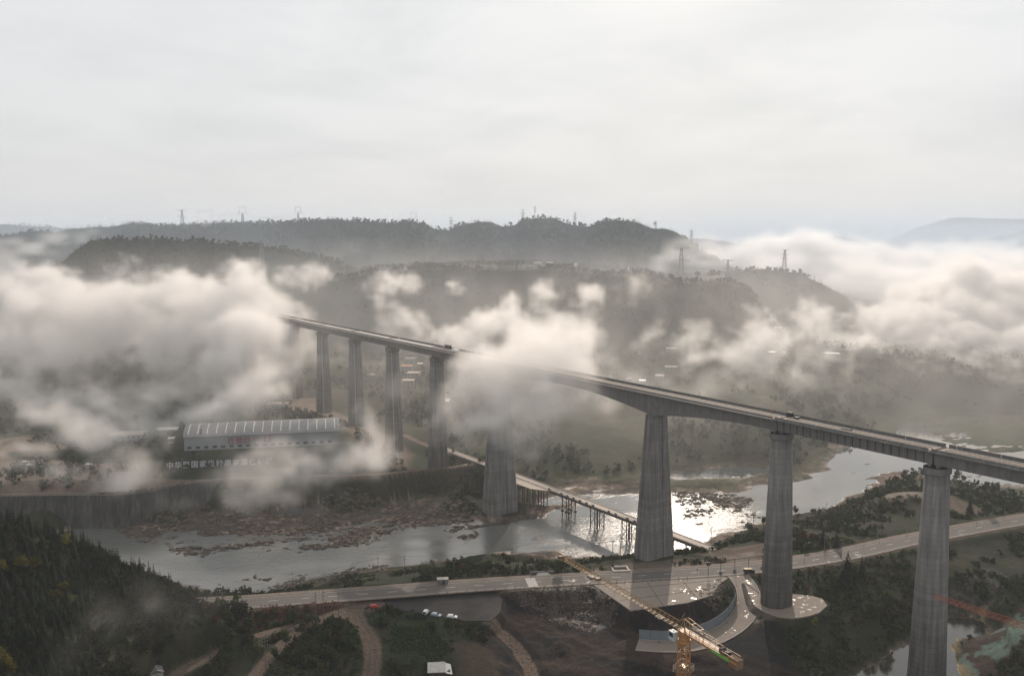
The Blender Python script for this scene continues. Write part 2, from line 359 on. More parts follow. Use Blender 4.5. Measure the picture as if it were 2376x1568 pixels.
ROAD = smooth_line(L3(15, (330,1420,17),(450,1405),(575,1398),(700,1389),(900,1374),(1100,1359),(1300,1347),(1500,1335),(1700,1322),(1850,1305),(1980,1283),(2100,1256,15.5),(2250,1228,16),(2376,1206,16.5),(2520,1182,17),(2700,1150,18)))
RAMP = smooth_line(L3(14, (1712,1335,15),(1730,1358,14.5),(1738,1385,14),(1733,1415,13),(1708,1448,12),(1660,1478,11.5),(1600,1497,11),(1540,1500,10.5),(1478,1496,10)))
TRACK1 = smooth_line(L3(13, (905,1385,14.5),(860,1402,14),(825,1412,13.6),(832,1440,13.3),(858,1480,13),(865,1520,12.5),(860,1568,12),(855,1640,11.5)))
TRACK2 = smooth_line(L3(14, (835,1412,13.7),(770,1437,13.8),(700,1450,14),(640,1462,14.5),(560,1487,15.5),(470,1530,16.5),(400,1570,17),(340,1620,17)))
TRACK3 = smooth_line(L3(14, (810,1412,13.8),(745,1432,13.8),(690,1466,14),(640,1510,14),(590,1568,14),(560,1640,14)))
TRACK4 = smooth_line(L3(8, (1130,1450,11),(1165,1470,8.5),(1205,1510,7),(1235,1568,6),(1250,1640,5)))
QROAD = smooth_line(L3(19, (1150,1062,12),(1060,1082,13),(980,1088,16),(870,1100,19),(700,1104),(600,1108),(520,1112),(440,1116),(330,1108,20),(230,1085,22),(120,1066,24),(0,1058,24.5),(-200,1055,25)))
FARROAD = smooth_line(L3(13, (940,1010,17),(985,1030,14),(1040,1050,13.5)))
TRACK5 = smooth_line(L3(15, (1690,1290,14.5),(1740,1275,14),(1790,1262,14)))
SLAB = P((1378,1357),(1463,1416),(1595,1398),(1654,1380),(1667,1357),(1690,1340),(1640,1333),(1500,1346), z=15)
PAD2 = P((1727,1352),(1748,1368),(1772,1384),(1800,1376),(1850,1378),(1885,1382),(1908,1388),(1919,1404),(1900,1421),(1872,1429),(1840,1434),(1805,1431),(1775,1420),(1752,1406),(1743,1392), z=15.2)
PAD3 = P((1330,1325),(1400,1318),(1470,1312),(1560,1303),(1620,1296),(1700,1300),(1770,1296),(1765,1276),(1690,1272),(1640,1280),(1580,1290),(1480,1298),(1420,1303), z=14.5)
LOT = P((885,1392),(1000,1383),(1150,1372),(1165,1390),(1160,1420),(1140,1440),(1080,1440),(1000,1425),(920,1415), z=13.5)
QUAY = P((-400,1157),(-100,1157),(0,1151),(150,1149),(270,1148),(330,1142),(390,1130),(450,1120),(548,1111),(700,1108),(690,1085),(500,1085),(300,1075),(0,1072),(-400,1072), z=19)
YARD = P((425,1047),(560,1044),(800,1031),(800,990),(560,985),(425,1000), z=30)
LETTER = P((385,1095),(385,1070),(640,1052),(800,1045),(800,1075), z=25)
POND = P((1940,1585),(1990,1555),(2050,1525),(2095,1500),(2120,1480),(2200,1462),(2260,1432),(2240,1470),(2215,1500),(2225,1560),(2260,1600),(2000,1640), z=1)
NET = P((2200,1500),(2230,1470),(2270,1440),(2330,1410),(2380,1390),(2480,1380),(2480,1520),(2380,1510),(2290,1520),(2270,1568),(2230,1568),(2205,1540), z=11)
PUD = P((1372,1440),(1395,1435),(1415,1440),(1420,1452),(1400,1456),(1375,1452), z=8)
SHOALS = [(P((2105,945),(2200,925),(2300,945),(2376,935),(2450,960),(2450,1040),(2376,1050),(2250,1050),(2180,1030),(2130,1000)), .3, 0), (P((260,1190),(600,1170),(1110,1170),(1112,1212),(900,1222),(870,1248),(820,1262),(640,1244),(480,1252),(350,1232),(230,1218)), .34, 0), (P((1560,1142),(1780,1150),(1750,1195),(1650,1212),(1560,1200)), .02, 0),
 (P((500,1325),(880,1312),(880,1330),(640,1362),(500,1366)), -.08, 0), (P((240,1225),(700,1245),(850,1262),(640,1300),(420,1300)), -.22, 0), (P((1040,1215),(1112,1222),(1112,1255),(1050,1250)), -.2, 0), (P((1210,1165),(1480,1150),(1480,1172),(1240,1182)), .0, 0), (P((1200,1195),(1260,1225),(1320,1275),(1290,1290),(1215,1260)), -.35, 0)]
def H(x, y, detail=True):
    h = base_h(x, y)
    r = np.hypot(x, y)
    far = 42 + (fbm(x, y, 500, 3, 3) - .5) * 40
    t = sm(r, 980, 1120); h = h * (1 - t) + far * t
    n = fbm(x, y, 26, 4, 1) - .5; n2 = fbm(x, y, 7, 3, 2) - .5
    land = sm(h, 0.5, 4)
    h = h + land * (n * 1.6 + n2 * .5) * sm(r, 150, 260)
    # gravel bars and rock ledges, combed along the current
    ux, uy = .93, .36
    u = x * ux + y * uy; v = -x * uy + y * ux
    led = fbm(u / 3.2, v, 9, 4, 21) - .5; led2 = fbm(u / 2.0, v, 3.2, 3, 31) - .5
    bars = sm(fbm(u / 2.2, v, 42, 3, 25), .5, .66)
    low = 1 - sm(h, 1.5, 4)
    h = h + low * (led * 2.4 + led2 * 1.0 + bars * 1.75) * (r < 760)
    for poly, z, fo in SHOALS:
        s = sdist(x, y, poly); k = sm(s + (n * 26), -8, 10); h = np.where(k > 0, h * (1 - k) + np.maximum(h, z + led * 2.6 + led2 * 1.6 + n2 * .7) * k, h)
    s = sdist(x, y, P((1170,1450),(1200,1385),(1380,1372),(1470,1425),(1600,1410),(1655,1400),(1640,1445),(1560,1475),(1470,1500),(1700,1520),(1800,1600),(1100,1600), z=8)); k = sm(s, 0, 8); h = h + k * ((.5 - np.abs(fbm(x, y, 14, 3, 81) - .5) * 4) * 1.1 + (fbm(x, y, 5, 3, 82) - .5) * 1.2)
    rh = ridge_h(x, y) + (n * 4)
    h = np.maximum(h, np.where(r > 900, rh, -99))
    for line, wd, fo in ((ROAD, 8.5, 7), (RAMP, 6, 4), (TRACK1, 3.6, 3), (TRACK2, 2.6, 3), (TRACK3, 2.6, 3), (TRACK4, 3, 4), (QROAD, 2.5, 4), (FARROAD, 3, 5), (TRACK5, 3, 4)):
        L = np.array(line); m = (x > L[:, 0].min() - 25) & (x < L[:, 0].max() + 25) & (y > L[:, 1].min() - 25) & (y < L[:, 1].max() + 25)
        if not m.any(): continue
        d, z = seg_dist(x[m], y[m], line if len(line) < 90 else line[::3] + [line[-1]]); k = 1 - sm(d, wd, wd + fo); h[m] = h[m] * (1 - k) + z * k
    for poly, z, fo in ((SLAB, 14.9, 6), (PAD3, 14.4, 8), (LOT, 13.5, 4), (PAD2, 14.9, 3), (YARD, 30, 9)):
        s = sdist(x, y, poly); k = sm(s, -fo, 0.5); h = h * (1 - k) + z * k
    s = sdist(x, y, PUD); rim = sm(s, -16, -6); h = h * (1 - rim) + np.maximum(h, 8.05 + n * .5) * rim; k = sm(s + n2 * 9 + n * 4, -1.2, 1.4) * (s > -6); h = h * (1 - k) + 7.35 * k
    s = sdist(x, y, QUAY); k = sm(s, -2.0, 0.6); k = np.where(s > 12, 0, k); q = 19 + np.clip(s, 0, 12) * .03
    h = np.where((s > -2.0) & (s < 12), h * (1 - k * (1 - sm(s, 6, 12))) + q * k * (1 - sm(s, 6, 12)), h)
    s = sdist(x, y, POND); h = np.where(s > -18, np.minimum(h, .9 - s * .55 + n2 * 2.2 + n * 2), h)
    return h
# ------------------------------------------------------------------ terrain sheet
def grid_polar(r0, r1, ratio, amax, na):
    nr = int(math.log(r1 / r0) / math.log(ratio)) + 1
    r = r0 * ratio ** np.arange(nr); a = np.linspace(-amax, amax, na)
    R, A = np.meshgrid(r, a, indexing='ij'); return R * np.sin(A), R * np.cos(A)
TX, TY = grid_polar(150, 9000, 1.0035, math.radians(52), 1500)
TH = H(TX, TY)
def lerp(a, b, t): return a * (1 - t[..., None]) + np.array(b) * t[..., None]
def ground_look(x, y, h):
    n = fbm(x, y, 18, 4, 41); n2 = fbm(x, y, 60, 3, 42); n3 = fbm(x, y, 4, 3, 43); nn = fbm(x, y, 1.9, 2, 44)
    c = np.zeros(x.shape + (3,)) + (.040, .048, .024)
    c = lerp(c, (.062, .060, .030), sm(n, .45, .62)); c = lerp(c, (.085, .062, .042), sm(n2, .52, .62) * .6)
    c = lerp(c, (.030, .045, .018), sm(n3, .5, .7) * .6)
    rough = np.full(x.shape, .95)
    r = np.hypot(x, y)
    px, py = proj(x, y, h)      # used only to find where in the place a patch of soil or crop lies
    # valley floor: fields
    fld = vn(x * .9 + y * .3, (y * .9 - x * .3) * 1.7, 38, 7)
    v = (r > 620) & (r < 1150) & (h > 3) & (h < 60)
    c = np.where(v[..., None], lerp(c * .75, (.062, .07, .038), sm(fld, .6, .66) * .7), c)
    c = np.where(v[..., None], lerp(c, (.12, .10, .075), sm(fld, .84, .88) * .6), c)
    # river-side rock and gravel
    lo = 1 - sm(h + (n - .5) * 1.5, 1.0, 2.6); lo = lo * (r < 800) * (r > 330)
    rock = np.zeros_like(c) + (.135, .098, .074); rock = lerp(rock, (.24, .185, .14), sm(n3, .5, .66)); rock = lerp(rock, (.065, .055, .045), sm(n, .52, .66) * .9)
    rock = rock * (0.55 + .9 * nn[..., None])
    c = c * (1 - lo[..., None]) + rock * lo[..., None]
    gr = sm(n2, .44, .54) * sm(h, .6, 1.1) * lo; c = lerp(c, (.055, .07, .03), gr * .75)
    wet = (1 - sm(h, .05, .5)) * lo; c = c * (1 - .55 * wet[..., None]); rough = rough * (1 - wet) + .35 * wet
    # pit and works area
    pitp = P((1150,1445),(1180,1372),(1380,1362),(1470,1420),(1600,1402),(1668,1385),(1660,1440),(1560,1480),(1480,1500),(1700,1500),(1800,1460),(1860,1600),(1840,1800),(1100,1800),(1120,1500), z=8)
    k = sm(sdist(x, y, pitp), -6, 4); k = k * (r < 600)
    pit = np.zeros_like(c) + (.024, .014, .011); pit = lerp(pit, (.05, .031, .023), sm(n3, .52, .68)); pit = lerp(pit, (.014, .010, .009), sm(n, .5, .65)); pit = lerp(pit, (.085, .056, .042), sm(fbm(x * .5 + y, y * .35, 9, 3, 46), .52, .68) * .8); pit = lerp(pit, (.06, .038, .028), (np.abs(fbm(x, y, 22, 3, 47) - .5) < .012) * .9)
    c = c * (1 - k[..., None]) + pit * k[..., None]
    rub = sm(sdist(x, y, P((1190,1400),(1290,1388),(1390,1400),(1440,1450),(1380,1475),(1290,1450),(1210,1425), z=6)), -4, 4) * sm(nn, .46, .6)
    c = lerp(c, (.10, .082, .07), rub * .8); rough = rough - rub * .45
    # red bank
    k = sm(sdist(x, y, P((575,1420),(620,1412),(760,1402),(815,1405),(760,1425),(700,1440),(640,1448),(575,1450), z=14)), -3, 2); c = lerp(c, (.115, .05, .038), k * (.5 + .5 * n3))
    # rubble bank of the ravine
    k = sm(sdist(x, y, P((2140,1410),(2200,1370),(2280,1330),(2330,1350),(2300,1410),(2230,1440),(2150,1450), z=10)), -5, 4) * sm(nn, .45, .6); c = lerp(c, (.17, .15, .14), k * .7)
    # vegetable garden
    k = sm(sdist(x, y, P((905,1445),(1030,1440),(1040,1452),(1045,1520),(1000,1535),(960,1500),(900,1520), z=12.5)), -2, 2)
    rows = (np.sin((x * .95 + y * .3) * 2.6) > 0) * 1.0; c = lerp(c, (.055, .085, .025), k * (.35 + .25 * rows))
    k = sm(sdist(x, y, P((1055,1500),(1110,1490),(1160,1530),(1150,1640),(1070,1640), z=10)), -3, 2); c = lerp(c, (.12, .088, .058), k * (.5 + .4 * n3))
    k = sm(sdist(x, y, P((740,1442),(770,1424),(812,1404),(880,1395),(925,1390),(915,1400),(880,1412),(840,1418),(800,1432),(770,1446), z=13.8)), -2, 2); c = lerp(c, (.27, .195, .145), k * (.6 + .4 * n3))
    k = sm(sdist(x, y, P((1712,1342),(1765,1368),(1790,1400),(1795,1436),(1742,1432),(1735,1390), z=14.3)), -2, 1); c = lerp(c, (.17, .135, .11), k * (.6 + .5 * n3)); rough = rough - k * .3 * sm(n, .45, .6)
    # sandy terraces: beside the right-hand bend and by the landing of the low bridge
    for poly, z in ((((2045,1152),(2075,1140),(2130,1138),(2180,1142),(2250,1160),(2290,1180),(2240,1182),(2190,1160),(2130,1152),(2090,1160)), 17), (((1620,1285),(1700,1262),(1790,1255),(1830,1262),(1790,1290),(1690,1300)), 14.5), (((1330,1330),(1420,1308),(1600,1292),(1700,1300),(1800,1290),(1790,1318),(1500,1330)), 15)):
        k = sm(sdist(x, y, P(*poly, z=z)), -3, 2); c = lerp(c, (.27, .205, .155), k * (.6 + .4 * n3)); rough = rough - k * .25 * sm(n, .45, .6)
    # works ground round the far piers and the terrace of the warehouse
    for poly, z in ((((690,960),(760,955),(840,985),(900,1010),(960,1030),(940,1060),(860,1058),(800,1030),(740,990)), 19), (((660,925),(735,925),(740,945),(670,950)), 24)):
        k = sm(sdist(x, y, P(*poly, z=z)), -5, 4); c = lerp(c, (.27, .20, .155), k * (.4 + .6 * n))
    s = sdist(x, y, P((-500,1160),(0,1151),(270,1148),(390,1130),(450,1120),(430,1108),(340,1100),(250,1078),(0,1072),(-500,1072), z=19)); k = sm(s, -2, 2); c = lerp(c, (.30, .225, .17), k * (.5 + .5 * n))
    k = sm(sdist(x, y, LETTER), -4, 4); c = lerp(c, (.032, .045, .026), k)
    k = sm(sdist(x, y, P((-100,1035),(60,1010),(140,1030),(200,1040),(160,1055),(-100,1055), z=25)), -6, 4); c = lerp(c, (.25, .18, .13), k * sm(n, .4, .6))
    # netted slope and silt
    s = sdist(x, y, NET); k = sm(s, -2, 2); c = lerp(c, (.17, .25, .20), k * sm(n3 + .5 * (n - .5), .40, .56)); c = lerp(c, (.085, .055, .04), k * (1 - sm(n3 + .5 * (n - .5), .38, .5)))
    s = sdist(x, y, P((2195,1470),(2260,1430),(2300,1420),(2260,1450),(2225,1490),(2215,1530),(2260,1580),(2190,1600), z=1.4)); k = sm(s, -3, 1) * sm(n3, .4, .5); c = lerp(c, (.34, .26, .15), k)
    for line, wd in ((TRACK1, 3.2), (TRACK2, 2.3), (TRACK3, 2.4), (TRACK4, 2.6), (QROAD, 2.2), (FARROAD, 2.6), (TRACK5, 2.6), (ROAD, 8.2)):
        L = np.array(line); m = (x > L[:, 0].min() - 9) & (x < L[:, 0].max() + 9) & (y > L[:, 1].min() - 9) & (y < L[:, 1].max() + 9)
        d, _ = seg_dist(x[m], y[m], line if len(line) < 60 else line[::3] + [line[-1]])
        k = 1 - sm(d + (n3[m] - .5) * 1.6, wd - .3, wd + .8); rut = .90 + .08 * np.cos(d * 2.9) + (n[m] - .5) * .5
        c[m] = c[m] * (1 - k[:, None]) + (np.array((.23, .165, .125)) * rut[:, None]) * k[:, None]
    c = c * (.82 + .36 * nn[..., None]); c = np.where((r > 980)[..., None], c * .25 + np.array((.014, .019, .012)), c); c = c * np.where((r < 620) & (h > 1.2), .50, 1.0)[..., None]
    return np.clip(c, .01, .8), np.clip(rough, .2, 1)
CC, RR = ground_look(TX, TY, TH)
def terrain_mat():
    m = bpy.data.materials.new('soil_and_grass'); m.use_nodes = True; t = m.node_tree; p = t.nodes['Principled BSDF']
    a = _nd(t, 'ShaderNodeAttribute', attribute_name='tint'); b = _nd(t, 'ShaderNodeAttribute', attribute_name='rough')
    co = _nd(t, 'ShaderNodeTexCoord')
    n = _nd(t, 'ShaderNodeTexNoise'); n.inputs['Scale'].default_value = .9; n.inputs['Detail'].default_value = 6; n.inputs['Roughness'].default_value = .7; t.links.new(co.outputs['Object'], n.inputs['Vector'])
    mr = _nd(t, 'ShaderNodeMapRange'); mr.inputs['From Min'].default_value = .3; mr.inputs['From Max'].default_value = .7; mr.inputs['To Min'].default_value = .55; mr.inputs['To Max'].default_value = 1.45; t.links.new(n.outputs[0], mr.inputs[0])
    s = _nd(t, 'ShaderNodeVectorMath', operation='SCALE'); t.links.new(a.outputs['Color'], s.inputs[0]); t.links.new(mr.outputs[0], s.inputs['Scale'])
    t.links.new(s.outputs[0], p.inputs['Base Color']); t.links.new(b.outputs['Fac'], p.inputs['Roughness'])
    p.inputs['Specular IOR Level'].default_value = .12
    bp = _nd(t, 'ShaderNodeBump'); bp.inputs['Distance'].default_value = .5; bp.inputs['Strength'].default_value = .8; t.links.new(n.outputs[0], bp.inputs['Height']); t.links.new(bp.outputs[0], p.inputs['Normal'])
    return m
nr, na = TX.shape
idx = np.arange(nr * na).reshape(nr, na)
Fq = np.stack([idx[:-1, :-1], idx[:-1, 1:], idx[1:, 1:], idx[1:, :-1]], -1).reshape(-1, 4)[:, ::-1]
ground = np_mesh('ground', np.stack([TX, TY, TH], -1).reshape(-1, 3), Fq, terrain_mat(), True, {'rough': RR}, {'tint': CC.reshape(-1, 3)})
tag(ground, kind='structure')
del CC, RR, Fq, idx
def ground_z(x, y):
    xa = np.atleast_1d(np.asarray(x, float)); ya = np.atleast_1d(np.asarray(y, float)); a = np.arctan2(xa, ya); r = np.hypot(xa, ya)
    fi = np.log(r / 150) / math.log(1.0035); fj = (a + math.radians(52)) / (2 * math.radians(52)) * (na - 1)
    i = np.clip(fi.astype(int), 0, nr - 2); j = np.clip(fj.astype(int), 0, na - 2); u = np.clip(fi - i, 0, 1); v = np.clip(fj - j, 0, 1)
    z = (TH[i, j] * (1 - u) + TH[i + 1, j] * u) * (1 - v) + (TH[i, j + 1] * (1 - u) + TH[i + 1, j + 1] * u) * v
    return z if np.ndim(x) else float(z[0])
def ground_hit(dx, dy):
    """where the line of sight through (dx, dy) meets the ground"""
    v = ray(dx, dy); t = 160.0; prev = None
    while t < 9000:
        x, y, z = v[0] * t, v[1] * t, CAM_Z + v[2] * t
        if z < ground_z(x, y): 
            a, b = prev, t
            for _ in range(12):
                m_ = (a + b) / 2
                if CAM_Z + v[2] * m_ < ground_z(v[0] * m_, v[1] * m_): b = m_
                else: a = m_
            return (v[0] * b, v[1] * b, ground_z(v[0] * b, v[1] * b))
        prev = t; t *= 1.006
    return (v[0] * 2000, v[1] * 2000, 0)

# ------------------------------------------------------------------ water
def water_mat(name, col, rough, b1, b2, ripple=.0):
    m = bpy.data.materials.new(name); m.use_nodes = True; t = m.node_tree; p = t.nodes['Principled BSDF']
    p.inputs['Base Color'].default_value = (*col, 1); p.inputs['IOR'].default_value = 1.6
    co = _nd(t, 'ShaderNodeTexCoord')
    mp = _nd(t, 'ShaderNodeMapping'); mp.inputs['Rotation'].default_value = (0, 0, -.37); mp.inputs['Scale'].default_value = (.45, 1, 1); t.links.new(co.outputs['Object'], mp.inputs[0])
    n = _nd(t, 'ShaderNodeTexNoise'); n.inputs['Scale'].default_value = .55; n.inputs['Detail'].default_value = 5; n.inputs['Roughness'].default_value = .65; t.links.new(mp.outputs[0], n.inputs['Vector'])
    # broken water over the shallows, slick water in the pools
    n2 = _nd(t, 'ShaderNodeTexNoise'); n2.inputs['Scale'].default_value = .022; n2.inputs['Detail'].default_value = 4; t.links.new(mp.outputs[0], n2.inputs['Vector'])
    r = _nd(t, 'ShaderNodeMapRange'); r.inputs['From Min'].default_value = .42; r.inputs['From Max'].default_value = .6; r.inputs['To Min'].default_value = b1; r.inputs['To Max'].default_value = b2; t.links.new(n2.outputs[0], r.inputs[0])
    r2 = _nd(t, 'ShaderNodeMapRange'); r2.inputs['From Min'].default_value = .42; r2.inputs['From Max'].default_value = .6; r2.inputs['To Min'].default_value = rough; r2.inputs['To Max'].default_value = rough + .07; t.links.new(n2.outputs[0], r2.inputs[0])
    # the reach beyond the bend lies still
    sx = _nd(t, 'ShaderNodeSeparateXYZ'); t.links.new(co.outputs['Object'], sx.inputs[0])
    dd = _nd(t, 'ShaderNodeMath', operation='MULTIPLY_ADD'); dd.inputs[1].default_value = .75; t.links.new(sx.outputs['X'], dd.inputs[0]); t.links.new(sx.outputs['Y'], dd.inputs[2])
    st = _nd(t, 'ShaderNodeMapRange'); st.inputs['From Min'].default_value = 640; st.inputs['From Max'].default_value = 760; st.inputs['To Min'].default_value = 1; st.inputs['To Max'].default_value = .06; t.links.new(dd.outputs[0], st.inputs[0])
    mr_ = _nd(t, 'ShaderNodeMath', operation='MULTIPLY'); t.links.new(r2.outputs[0], mr_.inputs[0]); t.links.new(st.outputs[0], mr_.inputs[1]); t.links.new(mr_.outputs[0], p.inputs['Roughness'])
    mu = _nd(t, 'ShaderNodeMath', operation='MULTIPLY'); t.links.new(r.outputs[0], mu.inputs[0]); t.links.new(st.outputs[0], mu.inputs[1])
    bp = _nd(t, 'ShaderNodeBump'); bp.inputs['Strength'].default_value = 1; t.links.new(n.outputs[0], bp.inputs['Height']); t.links.new(mu.outputs[0], bp.inputs['Distance'])
    t.links.new(bp.outputs[0], p.inputs['Normal']); return m
def poly_prism(name, poly, z0, z1, m, parent=None):
    b = MB(); n = len(poly); b.loft([[(p[0], p[1], z0) for p in poly], [(p[0], p[1], z1) for p in poly]])
    return b.build(name, m, parent)
wm = water_mat('river_water', (.11, .112, .104), .06, .09, .36)
rv = np_mesh('river', np.array([(-1200, 330, 0), (1300, 330, 0), (1300, 1300, 0), (-1200, 1300, 0)], float), np.array([[0, 1, 2, 3]]), wm, False); tag(rv, kind='structure')
wm2 = water_mat('still_water', (.03, .028, .02), .05, .02, .06)
b = MB(); b.add([(x, y, 1.0) for x, y in P((1925,1640),(1925,1560),(2080,1470),(2270,1415),(2290,1460),(2290,1640), z=1)], [(0, 1, 2, 3, 4, 5)])
tag(b.build('creek', wm2), kind='structure')
b = MB(); pq = P((1352,1446),(1360,1430),(1392,1424),(1425,1428),(1440,1444),(1436,1462),(1396,1468),(1360,1462), z=7.9); b.add([(x, y, 7.72) for x, y in pq], [tuple(range(len(pq)))])
tag(b.build('puddle', wm2), 'bright pool of rain water beside the rubble in the brown pit', kind='structure')

# ------------------------------------------------------------------ roads, pavements, concrete
def wetmat(name, col, col2, wet=.5, scale=.12, r0=.12, bump=.03):
    m = bpy.data.materials.new(name); m.use_nodes = True; t = m.node_tree; p = t.nodes['Principled BSDF']
    co = _nd(t, 'ShaderNodeTexCoord')
    n = _nd(t, 'ShaderNodeTexNoise'); n.inputs['Scale'].default_value = scale; n.inputs['Detail'].default_value = 7; n.inputs['Roughness'].default_value = .62; t.links.new(co.outputs['Object'], n.inputs['Vector'])
    n2 = _nd(t, 'ShaderNodeTexNoise'); n2.inputs['Scale'].default_value = scale * 5; n2.inputs['Detail'].default_value = 6; t.links.new(co.outputs['Object'], n2.inputs['Vector'])
    mx = _nd(t, 'ShaderNodeMix', data_type='RGBA'); mx.inputs['A'].default_value = (*col, 1); mx.inputs['B'].default_value = (*col2, 1); t.links.new(n2.outputs[0], mx.inputs['Factor'])
    rr = _nd(t, 'ShaderNodeMapRange'); rr.inputs['From Min'].default_value = wet; rr.inputs['From Max'].default_value = wet + .07; rr.inputs['To Min'].default_value = .85; rr.inputs['To Max'].default_value = r0; t.links.new(n.outputs[0], rr.inputs[0])
    dk = _nd(t, 'ShaderNodeMapRange'); dk.inputs['From Min'].default_value = wet; dk.inputs['From Max'].default_value = wet + .07; dk.inputs['To Min'].default_value = 1; dk.inputs['To Max'].default_value = .55; t.links.new(n.outputs[0], dk.inputs[0])
    s = _nd(t, 'ShaderNodeVectorMath', operation='SCALE'); t.links.new(mx.outputs['Result'], s.inputs[0]); t.links.new(dk.outputs[0], s.inputs['Scale'])
    t.links.new(s.outputs[0], p.inputs['Base Color']); t.links.new(rr.outputs[0], p.inputs['Roughness'])
    bp = _nd(t, 'ShaderNodeBump'); bp.inputs['Distance'].default_value = bump; t.links.new(n2.outputs[0], bp.inputs['Height']); t.links.new(bp.outputs[0], p.inputs['Normal'])
    return m
M = {}
M['asphalt'] = wetmat('asphalt', (.072, .06, .051), (.105, .087, .073), .64, .09, .22)
M['ramp'] = wetmat('ramp_concrete', (.12, .095, .078), (.25, .20, .16), .60, .3, .2, .06)
M['slab'] = wetmat('slab_concrete', (.14, .113, .094), (.29, .235, .19), .61, .28, .2, .05)
M['padc'] = wetmat('pad_concrete', (.12, .094, .078), (.27, .215, .17), .57, .4, .22, .08)
M['pave'] = mat('pavement', (.155, .12, .095), .8, var=.2, scale=.3)
M['lot'] = mat('lot_asphalt', (.034, .029, .027), .85, var=.45, scale=.12)
M['paint'] = mat('road_paint', (.55, .53, .5), .6, var=.15, scale=.6)
M['kerb'] = mat('kerb', (.34, .29, .25), .75)
def offset_line(line, off):
    p = np.array(line)[:, :2]; d = np.gradient(p, axis=0); d /= np.linalg.norm(d, axis=1)[:, None]; n_ = np.c_[-d[:, 1], d[:, 0]]
    return p + n_ * off, np.array(line)[:, 2]
def strip(name, line, o0, o1, m, dz=.1, thick=.3, parent=None, every=None):
    a, z = offset_line(line, o0); c, _ = offset_line(line, o1); b = MB()
    rings = [[(a[i][0], a[i][1], z[i] + dz), (c[i][0], c[i][1], z[i] + dz), (c[i][0], c[i][1], z[i] + dz - thick), (a[i][0], a[i][1], z[i] + dz - thick)] for i in range(len(a))]
    if every is None: b.loft(rings)
    else:
        on, gap = every
        for i in range(0, len(rings) - on, on + gap): b.loft(rings[i:i + on + 1])
    return b.build(name, m, parent)
tag(strip('road', ROAD, -5.6, 5.2, M['asphalt'], .20), kind='structure')
tag(strip('pavement', ROAD, 5.35, 8.3, M['pave'], .30), kind='structure')
tag(strip('pavement', ROAD, -7.0, -5.75, M['pave'], .30), kind='structure')
tag(strip('road_markings', ROAD, 4.7, 4.85, M['paint'], .205, .004), kind='structure')
tag(strip('road_markings', ROAD, -5.15, -5.0, M['paint'], .205, .004), kind='structure')
tag(strip('road_markings', ROAD, -.12, .12, M['paint'], .205, .004, every=(1, 2)), kind='structure')
tag(strip('ramp_road', RAMP, -4.6, 4.6, M['ramp'], .16), kind='structure')
rk = tag(strip('kerb', RAMP, 4.75, 5.05, M['kerb'], .34), kind='structure'); tag(strip('kerb', RAMP, -5.05, -4.75, M['kerb'], .34), kind='structure')
tag(poly_prism('concrete_ground', SLAB, 14.0, 15.12, M['slab']), kind='structure')
tag(poly_prism('concrete_ground', PAD2, 10.0, 15.22, M['padc']), kind='structure')
tag(poly_prism('parking_ground', LOT, 13.0, 13.62, M['lot']), kind='structure')
# joints in the slab
b = MB()
for (p, q) in (((1440,1392),(1655,1364)), ((1420,1368),(1668,1345)), ((1500,1346),(1540,1406)), ((1580,1340),(1620,1392))):
    a_, c_ = G(*p, 15.13), G(*q, 15.13); b.bar((*a_, 15.10), (*c_, 15.10), .12)
tag(b.build('slab_joints', mat('joint', (.05, .04, .035), .9)), kind='structure')
# zebra crossing
b = MB(); L = np.array(ROAD); k = int(np.argmin(np.hypot(*(L[:, :2] - np.array(G(1222, 1344, 15))).T))); d = L[k + 1, :2] - L[k - 1, :2]; ang = math.atan2(d[1], d[0])
for i in range(-6, 7):
    off = i * .8; b.box((L[k, 0] - math.sin(ang) * off, L[k, 1] + math.cos(ang) * off, L[k, 2] + .213), (4.5, .42, .016), ang)
tag(b.build('road_markings', M['paint']), kind='structure')
# ------------------------------------------------------------------ railway viaduct
M['conc'] = mat('weathered_concrete', (.175, .168, .158), .85, var=.22, scale=.35, bump=.02, bscale=2, stretch=(1, 1, .22))
lifts(M['conc'])
M['conc2'] = mat('girder_concrete', (.16, .155, .148), .85, var=.18, scale=.5, bump=.02, stretch=(1, 1, .4))
M['concL'] = mat('pale_concrete', (.42, .38, .34), .7, var=.12, scale=.5)
M['deck'] = mat('deck_dirt', (.30, .235, .19), .75, var=.25, scale=.8)
M['dark'] = mat('dark_steel', (.035, .034, .034), .6)
lifts(M['conc2'], 50, 1.0, .14)
M['joint'] = mat('dark_joint', (.05, .048, .045), .9)  # plain dark colour of the girder segment joints and cabinet doors
_A = np.array(G(690, 545 + .2021 * 983, 97)); _B = np.array(G(2376, 545 + .2021 * 2669, 97))
BU = (_A - _B) / np.linalg.norm(_A - _B); BN = np.array([BU[1], -BU[0]]); BC = float(_A @ BN)
ZT = 95.8
def BP(s, n, z): q = BU * s + BN * (BC + n); return (q[0], q[1], z)
PS = [174.5, 243.1, 318.2, 454.3, 530.3, 595.0, 659.0, 723.0, 787.0, 851.0, 915.0, 979.0, 1043.0, 1107.0]
def depth(s):
    if s <= PS[1] or s >= PS[4]: return 5.1
    d = min(abs(s - PS[2]), abs(s - PS[3])); d = max(0, d - 4)
    return 5.2 + 5.2 * max(0.0, 1 - d / 63.0) ** 1.9
via = empty('railway_viaduct', BP(318, 6, 0)); tag(via, 'long grey concrete railway viaduct on tall tapering piers crossing the valley', 'viaduct')
